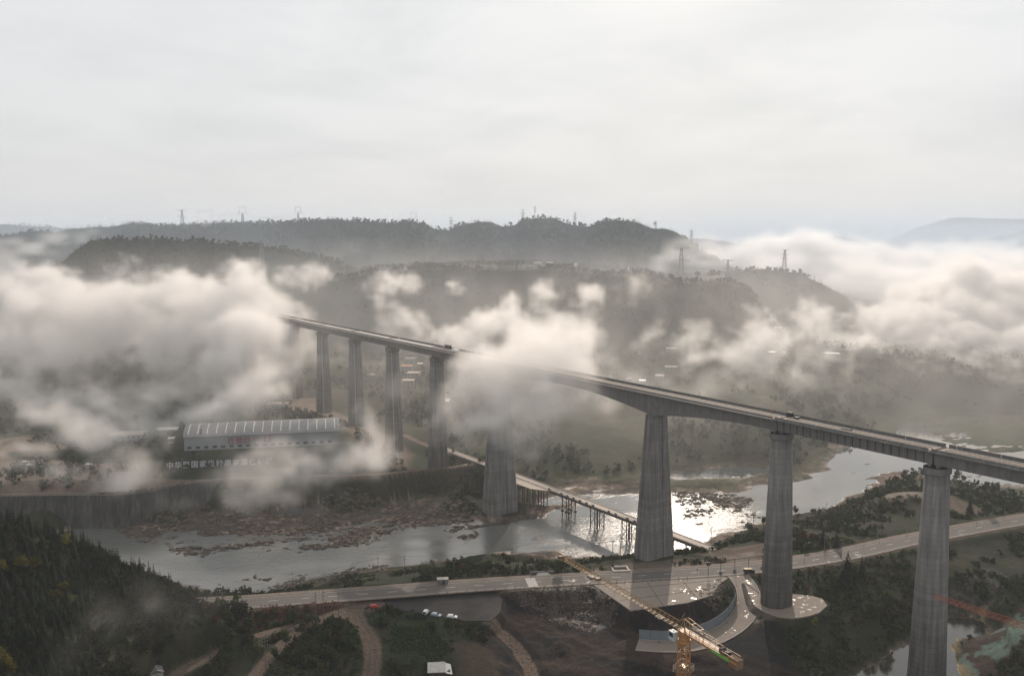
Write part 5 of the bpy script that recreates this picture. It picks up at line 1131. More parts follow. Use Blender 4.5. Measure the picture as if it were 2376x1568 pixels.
M['leaf'] = leafmat('foliage', None); M['bark'] = mat('bark', (.06, .045, .035), .95, var=.3, scale=2)
M['needle'] = leafmat('conifer_needles', (.016, .022, .013), .08); M['lgreen'] = leafmat('broad_leaves', (.042, .055, .022)); M['lyel'] = leafmat('yellow_green_leaves', (.12, .105, .025)); M['lbrown'] = leafmat('russet_leaves', (.085, .05, .022)); M['lpale'] = leafmat('young_leaves', (.07, .08, .035))
def rngf(s): return np.random.default_rng(s)
def leaf_cloud(n, centers, radii, size, seed, flat=.0, tri=False):
    """n small quads gathered in clumps; returns (n*4, 3)"""
    g = rngf(seed); c = np.array(centers); r = np.array(radii); k = g.integers(0, len(c), n)
    d = g.normal(size=(n, 3)); d /= np.linalg.norm(d, axis=1)[:, None]; rad = g.random(n) ** .45
    p = c[k] + d * rad[:, None] * r[k]
    a = g.normal(size=(n, 3)); a[:, 2] *= 1 - flat; a /= np.linalg.norm(a, axis=1)[:, None]; b_ = np.cross(a, g.normal(size=(n, 3))); b_ /= np.linalg.norm(b_, axis=1)[:, None]
    s = size * g.uniform(.6, 1.35, n)[:, None]
    return np.stack([p - a * s - b_ * s * .6, p + a * s - b_ * s * .6, p + a * s * .8 + b_ * s * .7, p - a * s * .7 + b_ * s * .6], 1).reshape(-1, 3)
def conifer_pts(h, r, layers, per, seed):
    g = rngf(seed); out = []
    for l in range(layers):
        t = l / (layers - 1); z = h * (.12 + .80 * t); rr = r * (1 - t) ** .8 + .12
        for k in range(per if t < .7 else max(4, per // 2)):
            a = 2 * math.pi * (k + g.random() * .8 + l * .37) / (per if t < .7 else max(4, per // 2)); L = rr * g.uniform(.65, 1.2); dz = -.22 * L
            w_ = .30 * L + .12; ca, sa = math.cos(a), math.sin(a)
            out += [(0, 0, z + h * .06), (ca * L * .55 - sa * w_, sa * L * .55 + ca * w_, z + dz * .4), (ca * L, sa * L, z + dz), (ca * L * .55 + sa * w_, sa * L * .55 - ca * w_, z + dz * .5)]
    out += [(-.12, 0, h * .82), (.12, 0, h * .82), (.02, 0, h), (-.02, 0, h), (0, -.12, h * .82), (0, .12, h * .82), (0, .02, h), (0, -.02, h)]
    return np.array(out)
def quads(n): return np.arange(n * 4, dtype=np.int32).reshape(-1, 4)
def crown_mesh(name, pts, m):
    me = bpy.data.meshes.new(name); n = len(pts) // 4; me.vertices.add(len(pts)); me.vertices.foreach_set('co', pts.astype(np.float32).ravel()); q = quads(n)
    me.loops.add(q.size); me.loops.foreach_set('vertex_index', q.ravel()); me.polygons.add(n); me.polygons.foreach_set('loop_start', np.arange(0, q.size, 4, dtype=np.int32)); me.update(calc_edges=True); me.materials.append(m); return me
def trunk_mesh(h, r, seed, limbs=4, spread=.35):
    g = random.Random(seed); b = MB(); b.bar((0, 0, -1), (0, 0, h * .55), r, 6, r * .6); b.bar((0, 0, h * .55), (g.uniform(-.3, .3), g.uniform(-.3, .3), h * .85), r * .6, 5, r * .2)
    for k in range(limbs):
        a = g.uniform(0, 6.28); z = h * g.uniform(.3, .65); L = h * spread * g.uniform(.6, 1); e = (math.cos(a) * L, math.sin(a) * L, z + L * .9); b.bar((0, 0, z), e, r * .35, 4, r * .12)
        for q in range(2): a2 = a + g.uniform(-.9, .9); b.bar(e, (e[0] + math.cos(a2) * L * .45, e[1] + math.sin(a2) * L * .45, e[2] + L * .4), r * .14, 3, r * .06)
    me = b.mesh('trunk'); me.materials.append(M['bark']); return me
def broad_pts(h, r, n, size, seed, clumps=9, base=.32):
    g = rngf(seed); c = []; rd = []
    for k in range(clumps):
        a = g.random() * 6.28; t = g.random(); q = r * .62 * math.sqrt(g.random()); z = h * (base + (1 - base) * (.25 + .62 * t)) - q * .25; s = r * g.uniform(.32, .55); c.append((math.cos(a) * q, math.sin(a) * q, z)); rd.append((s, s, s * .8))
    return leaf_cloud(n, c, rd, size, seed + 1)
KINDS = {}
def kind(key, crown, trunk): KINDS[key] = (crown, trunk)
for v in range(4):
    kind(('con', v), crown_mesh('crown', conifer_pts(8.6, 2.1 + .25 * v, 11, 9, 50 + v), M['needle']), trunk_mesh(9, .16, v, 0))
    kind(('bro', v), crown_mesh('crown', broad_pts(8, 3.2, 420, .34, 70 + v), M['lgreen']), trunk_mesh(8, .2, v))
    kind(('yel', v), crown_mesh('crown', broad_pts(8, 3.0, 460, .30, 90 + v), M['lyel']), trunk_mesh(8, .2, v))
    kind(('rus', v), crown_mesh('crown', broad_pts(7, 2.8, 360, .32, 110 + v), M['lbrown']), trunk_mesh(7, .18, v))
    kind(('air', v), crown_mesh('crown', broad_pts(8, 2.6, 150, .20, 130 + v, 12), M['lpale']), trunk_mesh(8.4, .16, v + 20, 9, .3))
    kind(('bus', v), crown_mesh('crown', broad_pts(3.2, 2.6, 330, .28, 150 + v, 8, .0), M['lgreen']), trunk_mesh(2.2, .1, v))
_cnt = [0]
def tree(name, k, x, y, z, s, label, cat, group=None, sz=None):
    _cnt[0] += 1; v = _cnt[0] % 4; cr, tk = KINDS[(k, v)]; g = random.Random(_cnt[0] * 7 + 3)
    r = bpy.data.objects.new(name, None); COL.objects.link(r); r.location = (x, y, z - .2); r.rotation_euler = (0, 0, g.uniform(0, 6.28)); r.scale = (s, s, s * (sz or g.uniform(.9, 1.15))); tag(r, label, cat, group)
    for nm, me in (('crown', cr), ('trunk', tk)): o = bpy.data.objects.new(nm, me); COL.objects.link(o); o.parent = r
    return r
def scatter(name, x, y, z, s, proto, tints, seed, label=None, stuff=True):
    """one object of many plants; proto list of (pts, height)"""
    g = rngf(seed); n = len(x); k = g.integers(0, len(proto), n); Vs = []; Ts = []
    for j, pts in enumerate(proto):
        m = k == j; q = int(m.sum())
        if not q: continue
        a = g.random(q) * 6.283; ca, sa = np.cos(a), np.sin(a); P_ = pts[None] * s[m][:, None, None] * np.stack([g.uniform(.85, 1.2, q), g.uniform(.85, 1.2, q), g.uniform(.8, 1.25, q)], -1)[:, None, :]
        X = P_[..., 0] * ca[:, None] - P_[..., 1] * sa[:, None] + x[m][:, None]; Y = P_[..., 0] * sa[:, None] + P_[..., 1] * ca[:, None] + y[m][:, None]; Z = P_[..., 2] + z[m][:, None]
        Vs.append(np.stack([X, Y, Z], -1).reshape(-1, 3)); Ts.append(np.repeat(tints[m], len(pts), axis=0))
    V = np.concatenate(Vs); o = np_mesh(name, V, quads(len(V) // 4), M['leaf'], False, None, {'tint': np.concatenate(Ts)}); tag(o, label, kind='stuff'); return o
def tintmix(n, seed, cols, w_):
    g = rngf(seed); c = np.array(cols)[g.choice(len(cols), n, p=np.array(w_) / sum(w_))]; return c * g.uniform(.65, 1.35, (n, 1)) * g.uniform(.92, 1.08, (n, 3))
def polar_pts(r0, r1, amax, spacing, seed):
    g = rngf(seed); n = int(amax * (r1 * r1 - r0 * r0) / spacing ** 2); r = np.sqrt(g.random(n) * (r1 * r1 - r0 * r0) + r0 * r0); a = g.uniform(-amax, amax, n); return r * np.sin(a), r * np.cos(a)
A_ = math.radians(34)
farA = [broad_pts(11, 5.2, 24, 1.5, 200 + v, 5, .1) for v in range(4)]; farC = [conifer_pts(13, 2.9, 5, 5, 210 + v) for v in range(3)]
GREENS = [(.036, .049, .028), (.042, .054, .031), (.031, .042, .026), (.055, .060, .034), (.045, .044, .030)]
# wooded hills
for nm, r0, r1, spc, sc_, seed in (('forest', 1010, 1480, 5.1, .58, 1), ('forest', 1480, 2080, 6.2, .60, 2), ('forest', 2080, 4600, 17, 1.0, 3)):
    x, y = polar_pts(r0, r1, A_, spc, seed); z = ground_z(x, y)
    plate = np.zeros(len(x), bool)
    rq = np.hypot(x, y); aq = np.arctan2(x, y); cA, cR = RB[2][1], RB[2][2]; dC = rq - np.interp(aq, cA, cR)
    plate = (aq > cA[0]) & (aq < cA[-1]) & (dC > 22) & (dC < 230) & (vn(x, y, 60, 77) < .66)          # fields on the plateau
    keep = (z > 4) & ~plate & ((z > 62) | (vn(x, y, 55, 5) > .35)); x, y, z = x[keep], y[keep], z[keep]
    con = vn(x, y, 90, 12) + rngf(seed + 9).random(len(x)) * .4 > .72
    tn = tintmix(len(x), seed, GREENS, (4, 3, 3, .8, .8)); s = rngf(seed + 5).uniform(.65, 1.25, len(x)) * sc_
    scatter(nm, x[~con], y[~con], z[~con] - .5, s[~con], farA, tn[~con], seed, 'hazy woods of rounded trees on the far hills')
    scatter(nm, x[con], y[con], z[con] - .5, s[con], farC, tn[con] * .7, seed + 50, 'hazy conifer woods on the far hills')
# groves and hedges on the valley floor
x, y = polar_pts(600, 1010, math.radians(33), 7.2, 31); z = ground_z(x, y); d = vn(x, y, 70, 15) * .6 + vn(x, y, 24, 16) * .4; clear = sdist(x, y, np.vstack([YARD + 0, YARD[:1]])) < -9
BX = np.array([x, y]).T @ BU; BY_ = np.array([x, y]).T @ BN - BC
keep = (z > 3) & (d > .43) & clear & ~((BY_ > -8) & (BY_ < 20)); x, y, z = x[keep], y[keep], z[keep]
scatter('grove', x, y, z - .4, rngf(33).uniform(.35, .85, len(x)), [broad_pts(9, 4.4, 44, .9, 220 + v, 6, .05) for v in range(4)], tintmix(len(x), 34, GREENS, (4, 4, 3, 1, 1)), 35, 'misty groves and hedges between the fields of the valley floor')
# undergrowth near the camera
def free(x, y, z, margin=1.0):
    ok = (z > 1.3)
    for line, wd in ((ROAD, 9.5), (RAMP, 6.2), (TRACK1, 4.2), (TRACK2, 3.2), (TRACK3, 3.2), (TRACK4, 3.5), (QROAD, 3.4), (FARROAD, 4), (TRACK5, 4)):
        d, _ = seg_dist(x, y, line[::2] + [line[-1]]); ok &= d > wd + margin
    for poly in (SLAB, PAD2, PAD3, LOT, QUAY, YARD, PUD, POND, NET): ok &= sdist(x, y, poly) < -margin
    for poly, z_ in ((((2045,1152),(2075,1140),(2130,1138),(2180,1142),(2250,1160),(2290,1180),(2240,1182),(2130,1152)), 17), (((1150,1445),(1180,1372),(1380,1362),(1470,1420),(1660,1385),(1700,1480),(1800,1460),(1860,1600),(1100,1640)), 8), (((905,1445),(1030,1440),(1045,1530),(900,1530)), 12.5), (((1055,1490),(1160,1500),(1150,1640),(1060,1640)), 10)): ok &= sdist(x, y, P(*poly, z=z_)) < -margin
    b_ = np.array([x, y]).T; n_ = b_ @ BN - BC; s_ = b_ @ BU
    for p_ in PS[:6]: ok &= ~((abs(s_ - p_) < 10) & (abs(n_ - 6) < 11))
    return ok
x, y = polar_pts(215, 620, math.radians(34), 2.05, 41); z = ground_z(x, y); dn_ = vn(x, y, 30, 18) * .55 + vn(x, y, 9, 19) * .45; r_ = np.hypot(x, y)
keep = free(x, y, z) & (dn_ > .41) & (z > 2.2); x, y, z = x[keep], y[keep], z[keep]
scatter('undergrowth', x, y, z - .3, rngf(43).uniform(.3, .95, len(x)), [broad_pts(2.6, 2.0, 34, .36, 240 + v, 6, .0) for v in range(5)], tintmix(len(x), 44, [(.030, .042, .018), (.042, .054, .022), (.022, .032, .015), (.07, .07, .028), (.07, .045, .026)], (5, 4, 4, .8, 1.2)), 45, 'low bushes and weeds on the near banks and slopes')
# red-leaved planting on the bank below the road
rb = P((600,1414),(620,1411),(760,1401),(805,1403),(760,1422),(700,1436),(640,1444),(590,1442), z=14); g = rngf(51); n = 900; x = g.uniform(rb[:, 0].min(), rb[:, 0].max(), n); y = g.uniform(rb[:, 1].min(), rb[:, 1].max(), n); k = sdist(x, y, rb) > 0; x, y = x[k], y[k]
scatter('red_shrubs', x, y, ground_z(x, y) - .1, g.uniform(.2, .45, len(x)), [broad_pts(2.2, 1.7, 30, .3, 260 + v, 5, 0) for v in range(3)], tintmix(len(x), 52, [(.12, .035, .028), (.09, .045, .03)], (2, 1)), 53, 'low reddish shrubs on the bank between the road and the dirt track')
# boulders and rubble
M['rock'] = mat('river_rock', (.085, .066, .052), .85, var=.35, scale=.6, bump=.1)
def rocks(name, poly, z, n, s0, s1, label, seed, m):
    g = rngf(seed); pp = P(*poly, z=z); x = g.uniform(pp[:, 0].min(), pp[:, 0].max(), n); y = g.uniform(pp[:, 1].min(), pp[:, 1].max(), n); k = inside(x, y, pp); x, y = x[k], y[k]; n = len(x); zz_ = ground_z(x, y); s = g.uniform(s0, s1, n) ** 1.0
    cube = np.array([(-1,-1,-1),(1,-1,-1),(1,1,-1),(-1,1,-1),(-.6,-.7,.8),(.7,-.6,.7),(.6,.7,.9),(-.7,.6,.6)]) * (1, .7, .45); V = cube[None] * s[:, None, None] * g.uniform(.6, 1.3, (n, 8, 1)); a = g.random(n) * 6.28
    X = V[..., 0] * np.cos(a)[:, None] - V[..., 1] * np.sin(a)[:, None] + x[:, None]; Y = V[..., 0] * np.sin(a)[:, None] + V[..., 1] * np.cos(a)[:, None] + y[:, None]; Z = V[..., 2] + zz_[:, None]
    f = np.array([[3,2,1,0],[4,5,6,7],[0,1,5,4],[1,2,6,5],[2,3,7,6],[3,0,4,7]]); Fq_ = (f[None] + 8 * np.arange(n)[:, None, None]).reshape(-1, 4); o = np_mesh(name, np.stack([X, Y, Z], -1).reshape(-1, 3), Fq_, m, False); tag(o, label, kind='stuff')
M['clod'] = mat('earth_clods', (.034, .024, .018), .95, var=.4)
M['rub'] = mat('pale_rubble', (.075, .062, .053), .6, var=.5, scale=.7)
rocks('rubble', ((1190,1400),(1290,1388),(1390,1400),(1440,1450),(1380,1475),(1290,1450),(1210,1425)), 7, 1500, .15, .6, 'broken pale rubble scattered in the brown pit', 61, M['rub'])
rocks('rubble', ((2140,1410),(2200,1365),(2280,1325),(2340,1350),(2300,1420),(2230,1445),(2150,1460)), 10, 1600, .2, .75, 'pale boulders on the ravine side right of the rightmost pier', 62, M['rub'])
rocks('rubble', ((1160,1390),(1470,1425),(1520,1500),(1560,1568),(1240,1568),(1170,1470)), 8.5, 2200, .08, .45, 'scattered stones and clods over the brown pit floor', 68, M['clod'])
rocks('rubble', ((470,1535),(560,1490),(640,1468),(650,1474),(560,1505),(480,1555)), 15, 500, .2, .6, 'stones along the edge of the dirt track', 63, M['rub'])
rocks('rubble', ((1600,1400),(1650,1385),(1672,1360),(1680,1400),(1665,1420),(1630,1415)), 10, 500, .3, 1.0, 'dark broken blocks at the end of the concrete slab', 64, M['rock'])
rocks('river_rocks', ((230,1215),(500,1180),(1100,1170),(1110,1245),(900,1255),(600,1300),(420,1290)), 0, 5200, .35, 2.1, 'brown rocks lying in the shallows of the far bank', 65, M['rock'])
rocks('river_rocks', ((1560,1140),(1790,1150),(1760,1205),(1640,1225),(1560,1210)), 0, 1300, .4, 2.0, 'dark rocks breaking the glittering shallows', 66, M['rock'])
rocks('river_rocks', ((480,1325),(900,1310),(900,1335),(650,1372),(520,1368)), 0, 1400, .3, 1.6, 'low rocks in the near shallows left of the road', 67, M['rock'])

# the wooded headland: the nearest 280 conifers each stand alone, the rest are one wood
g = rngf(71); n = 16000; x = g.uniform(-330, -50, n); y = g.uniform(235, 420, n); z = ground_z(x, y)
sel = []; grid = {}
for i in range(n):
    dx, dy = proj(x[i], y[i], z[i])
    if z[i] < 7 or dx < -260 or dx > 400: continue
    if dx > 210 and dy > 1395: continue
    key = (int(x[i] // 3.1), int(y[i] // 3.1)); bad = False
    for a in (-1, 0, 1):
        for c in (-1, 0, 1):
            for q in grid.get((key[0] + a, key[1] + c), ()):
                if (x[q] - x[i]) ** 2 + (y[q] - y[i]) ** 2 < 6.0: bad = True; break
    if bad: continue
    grid.setdefault(key, []).append(i); sel.append(i)
YT = [(152,1262,1.0),(97,1254,.55),(50,1318,1.1),(80,1312,.9),(4,1322,.8),(139,1385,1.2),(165,1398,.8),(8,1545,1.1),(28,1560,.8),(330,1350,.5)]
YL = ['yellow-green tree high on the dark wooded headland near the river','small yellowish tree left of the brighter one near the top of the headland','broad yellow-green tree in the dark wood near the left edge','yellow-green tree right beside the broad one in the dark wood','yellowish tree cut by the left edge in the dark wood','olive-green tree low in the middle of the dark wood','olive tree just below and right of the other in the dark wood','bright yellow-green tree in the bottom left corner','smaller yellow-green tree next to the corner one','faint yellowish tree at the river end of the headland']
ytp = []
for (dx, dy, s), lab in zip(YT, YL):
    X, Y_, Z_ = ground_hit(dx, dy + 14 * s); tree('broadleaf_tree', 'yel', X, Y_, Z_, s * .85, lab, 'tree'); ytp.append((X, Y_))
sel = [i for i in sel if all((x[i] - a) ** 2 + (y[i] - c) ** 2 > 9 for a, c in ytp)]
def vis(i): 
    dx, dy = proj(x[i], y[i], z[i] + 6); return -10 < dx < 2386 and dy < 1590
vs = [i for i in sel if vis(i)]; vs.sort(key=lambda i: x[i] ** 2 + y[i] ** 2); ind = vs[:280]; rest = [i for i in sel if i not in set(ind)]
for i in ind: tree('conifer_tree', 'con', x[i], y[i], z[i], .5 + .45 * random.Random(int(i)).random(), 'dark conifer standing in the close wood on the near left headland', 'conifer', 'dark conifers of the near headland')
rest = np.array(rest); scatter('conifer_wood', x[rest], y[rest], z[rest] - .3, g.uniform(.62, 1.0, len(rest)), [conifer_pts(8.0 + .6 * v, 2.2, 9, 8, 80 + v) for v in range(4)], tintmix(len(rest), 72, [(.014, .020, .012), (.022, .027, .014)], (3, 1)), 73, 'the rest of the dark conifer wood on the near left headland')
q = rngf(77); m_ = 5200; bx = q.uniform(-260, -40, m_); by = q.uniform(225, 410, m_); bz = ground_z(bx, by); pj = [proj(a, b_, c) for a, b_, c in zip(bx, by, bz)]; pj = np.array(pj)
kk = (bz > 4) & (pj[:, 0] > -100) & (pj[:, 0] < 590) & ((pj[:, 1] < 1500 + (pj[:, 0] < 380) * 200) ) & free(bx, by, bz, 1.5) & ((pj[:, 0] > 205) | (q.random(m_) < .16)) & (vn(bx, by, 14, 3) > .22); bx, by, bz = bx[kk], by[kk], bz[kk]
scatter('broadleaf_wood', bx, by, bz - .4, q.uniform(.35, .95, len(bx)), [broad_pts(7, 3.0, 110, .42, 280 + v, 9, .05) for v in range(5)], tintmix(len(bx), 78, [(.020, .028, .013), (.028, .034, .016), (.040, .033, .018), (.017, .023, .012)], (4, 3, 2, 3)), 79, 'misty broadleaf scrub wood below and right of the conifers on the headland')
# broadleaf scrub at the foot of the headland
g = rngf(75); BRL = 0
for dx, dy, k, s, lab in ((395,1392,'air',.8,'thin pale tree at the tip of the headland above the river'),(440,1400,'bro',.7,'green tree left of the round dark ones at the foot of the headland'),(480,1392,'bro',.75,'round green tree between two others above the cliff'),(520,1398,'air',.7,'bare airy tree standing up beside the short pole'),(548,1418,'bro',.9,'dark round tree at the right end of the scrub wood'),(565,1432,'bro',.95,'rightmost dark green tree by the road end'),(505,1420,'bro',.9,'green tree below the airy one'),(470,1430,'rus',.7,'brownish tree in the scrub above the cliff'),(535,1450,'bro',.85,'lowest dark tree above the pale cliff'),(500,1455,'rus',.8,'olive brown tree on the cliff edge'),(450,1455,'bro',.7,'dull green tree in thin mist above the cliff'),(420,1425,'bro',.7,'misty green tree left of the cliff'),(580,1450,'bus',1.0,'dark bush beside the red bank'),(600,1430,'bus',.8,'small bush at the left end of the red bank')):
    X, Y_, Z_ = ground_hit(dx, dy); tree('broadleaf_tree' if k != 'bus' else 'bush', k, X, Y_, Z_, s, lab, 'tree' if k != 'bus' else 'bush')
# riverside and roadside trees
TL = [(962,1340,'air',.75,'leafless airy tree right of the thick pole'),(985,1336,'air',.9,'tallest airy tree among the riverside bushes'),(1003,1336,'air',.7,'slim airy tree right of the tallest one by the river'),(905,1345,'air',.7,'thin bare tree between the two poles by the river'),(1060,1330,'con',.8,'dark narrow conifer on the river bank'),(1072,1328,'rus',.75,'yellowish round tree right behind the narrow conifer'),(1095,1325,'bro',.6,'small green tree right of the conifer on the bank'),(1118,1322,'air',.7,'thin tree left of the bushy ones in front of the pier reflection'),(1135,1320,'bro',.7,'bushy tree left in front of the wide pier reflection'),(1158,1318,'air',.9,'airy tree in front of the wide pier reflection'),(1178,1318,'bro',.7,'green bushy tree left of the tall thin pole'),(1203,1316,'air',1.0,'tall airy tree right of the tall thin pole'),(1240,1322,'air',.6,'little thin tree left of the outfall'),(1304,1330,'bro',.95,'dark leafy tree behind the end of the crane jib'),(1296,1332,'bro',.8,'dark tree touching the tip of the yellow jib'),(1335,1325,'bus',.8,'low bush right of the outfall'),
 (1847,1196,'rus',.95,'round leafy tree just right of the second big pier'),(1748,1212,'air',.95,'airy tree by the glittering water left of the second big pier'),(1738,1228,'bus',1.2,'dark bush at the water edge left of the second big pier'),(1772,1222,'bro',.8,'green tree against the left side of the second big pier'),(1993,1172,'air',.8,'pale young tree on the bank above the still water'),(1935,1205,'air',.6,'thin shrub tree on the point beside the T-topped pole'),(1860,1262,'rus',1.0,'russet tree right of the second big pier'),(1885,1262,'rus',.9,'darker russet tree beside the first one'),(1908,1262,'con',1.1,'dark conifer behind the tall pole'),(1940,1270,'con',1.0,'dark conifer above the road left of the slim pole'),
 (1965,1345,'con',1.7,'broad black conifer below the road, left of its narrower twin'),(1998,1340,'con',1.3,'narrow black conifer below the road, right of the broad one'),(1975,1362,'bro',1.2,'dark leafy tree under the black conifers'),(1930,1362,'bro',1.0,'dark leafy tree left of the black conifers'),(2062,1440,'bro',1.5,'big dark tree with a yellowish rim left of the rightmost pier'),(2050,1425,'yel',.9,'yellow-green tree behind the big dark one'),(2020,1450,'bro',1.1,'dark tree below left of the yellow-rimmed one'),(1940,1470,'bro',.9,'green bush tree in the ravine below the pier pad'),(1890,1455,'yel',.55,'light green bush right below the pier pad'),(1960,1510,'bro',1.0,'dim green tree low in the ravine'),(2280,1395,'bro',1.1,'dark tree by the netted slope'),(2330,1375,'bro',1.0,'dark tree above the netted slope near the right edge'),
 (2218,1120,'bro',1.1,'grey-green tree directly right of the rightmost pier'),(2236,1122,'bro',.9,'grey-green tree, second to the right of the rightmost pier'),(2137,1112,'bro',1.1,'hazy tree left of the rightmost pier'),(2118,1112,'bro',1.0,'hazy tree, second left of the rightmost pier'),(2098,1118,'bro',1.0,'hazy tree, third left of the rightmost pier on the peninsula ridge'),(2078,1126,'rus',.9,'hazy brown tree on the peninsula ridge'),(2060,1132,'bro',.8,'hazy tree left of the brown one on the peninsula ridge'),(2030,1150,'bro',.9,'tree on the left shoulder of the peninsula'),(2045,1200,'bro',1.0,'leafy tree in front of the sandy terrace'),(2170,1210,'bro',1.0,'leafy tree left of the rightmost pier above the road'),(2290,1200,'bro',1.0,'tree above the road near the right edge'),(2250,1190,'con',1.1,'dark conifer behind the road right of the rightmost pier'),
 (810,1495,'bus',2.1,'large round green bush left of the dirt road'),(775,1475,'bus',1.6,'green bush above the large round one'),(745,1562,'yel',.55,'yellow bush at the bottom edge'),(700,1478,'bro',.9,'dark tree right of the crossed-arm pole thicket'),(665,1500,'bro',.9,'dark tree below the pale dirt yard'),(640,1540,'bro',.8,'dark tree beside the crossed-arm pole'),(700,1530,'bro',.9,'dark tree in the middle of the thicket'),(760,1530,'bro',.8,'dark tree left of the yellow bush'),(680,1445,'bus',1.5,'green bush at the foot of the three poles'),(725,1447,'bus',1.5,'green bush under the middle pole of three'),(770,1450,'bus',1.4,'green bush under the right pole of three'),(885,1450,'bus',1.8,'dark green bush at the corner of the garden'),(900,1425,'bus',1.3,'bush behind the red tricycle'),(1000,1460,'bus',1.2,'hedge bush at the garden edge below the cars'),(1040,1452,'bus',1.1,'hedge bush at the right corner of the garden'),(910,1560,'bro',.8,'dark tree at the bottom edge right of the dirt road'),(960,1548,'bro',.7,'dark tree left of the tin-roofed shed')]
for dx, dy, k, s, lab in TL:
    X, Y_, Z_ = ground_hit(dx, dy); tree('conifer_tree' if k == 'con' else ('bush' if k == 'bus' else 'broadleaf_tree'), k, X, Y_, Z_, s, lab, 'conifer' if k == 'con' else ('bush' if k == 'bus' else 'tree'))
X, Y_, Z_ = atY(1520, 522, 1715); tree('broadleaf_tree', 'air', X, Y_, ground_z(X, Y_), 2.3, 'lone tree standing above the skyline on the right shoulder of the hill', 'tree')
for q, (dx, dy) in enumerate(((1782 - 20, 588),)): pass
for i, (dx, dy) in enumerate(((1620, 612), (1650, 610), (1657, 611), (1667, 612))): X, Y_, Z_ = atY(dx, dy, 1200); tree('broadleaf_tree', 'bro', X, Y_, ground_z(X, Y_), 1.5, ('misty round tree standing in the fog bank, first of four from the left', 'misty tree in the fog bank, second of four from the left', 'misty tree in the fog bank, third of four from the left', 'misty tree in the fog bank, last of four, nearest the corner pylon')[i], 'tree')

gp = P((905,1447),(1030,1442),(1040,1456),(1045,1518),(1000,1532),(962,1500),(902,1518), z=12.5); g = rngf(91); n = 5200; x = g.uniform(gp[:, 0].min(), gp[:, 0].max(), n); y = g.uniform(gp[:, 1].min(), gp[:, 1].max(), n); row = np.round((x * .95 + y * .3) / 1.35) * 1.35; off = row - (x * .95 + y * .3); x = x + off * .95 * .75; y = y + off * .3 * .75
k = (sdist(x, y, gp) > .5) & (vn(x, y, 11, 61) > .36); x, y = x[k], y[k]
scatter('vegetable_crops', x, y, ground_z(x, y) - .1, g.uniform(.12, .42, len(x)), [broad_pts(2.0, 1.6, 20, .34, 290 + v, 4, 0) for v in range(3)], tintmix(len(x), 92, [(.035, .06, .018), (.055, .08, .024), (.025, .04, .014)], (3, 2, 2)), 93, 'rows of leafy crops in the kitchen garden by the parked cars')
wp = P((590,1480),(700,1455),(800,1450),(850,1450),(850,1600),(600,1600), z=12.5); n = 2600; x = g.uniform(wp[:, 0].min(), wp[:, 0].max(), n); y = g.uniform(wp[:, 1].min(), wp[:, 1].max(), n); z = ground_z(x, y); k = inside(x, y, wp) & free(x, y, z, .8) & (vn(x, y, 16, 63) > .34); x, y, z = x[k], y[k], z[k]
scatter('thicket', x, y, z - .3, g.uniform(.4, 1.35, len(x)), [broad_pts(2.8, 2.0, 60, .32, 300 + v, 7, 0) for v in range(4)], tintmix(len(x), 95, [(.024, .036, .013), (.035, .048, .018), (.055, .062, .022), (.05, .034, .018)], (4, 3, 1, 1)), 96, 'dense green and brown thicket between the dirt tracks at the bottom edge')
# ------------------------------------------------------------------ haze and fog
def volmat(name, col, dens, aniso, attr=None):
    m = bpy.data.materials.new(name); m.use_nodes = True; t = m.node_tree; t.nodes.clear()
    out = _nd(t, 'ShaderNodeOutputMaterial'); pv = _nd(t, 'ShaderNodeVolumePrincipled'); pv.inputs['Color'].default_value = (*col, 1); pv.inputs['Density'].default_value = dens; pv.inputs['Anisotropy'].default_value = aniso
    if attr is None: pv.inputs['Density Attribute'].default_value = ''
    t.links.new(pv.outputs[0], out.inputs['Volume']); return m
hb = MB(); hb.box((0, 4800, 150), (13000, 10400, 400)); haze = hb.build('haze', volmat('haze_air', (.90, .93, .98), .00008, .25)); tag(haze, 'thin pale haze filling the whole valley', kind='stuff')
def vnoise3(n, step, cell, seed):
    g = rngf(seed); step = np.array(step); G_ = g.random(np.ceil(n * step / cell).astype(int) + 3); A = G_
    for i in range(3):
        ax = np.arange(n[i]) * step[i] / cell; f = np.floor(ax).astype(int); t = ax - f; t = t * t * (3 - 2 * t); sh = [1, 1, 1]; sh[i] = -1; t = t.reshape(sh)
        A = np.take(A, f, i) * (1 - t) + np.take(A, f + 1, i) * t
    return A
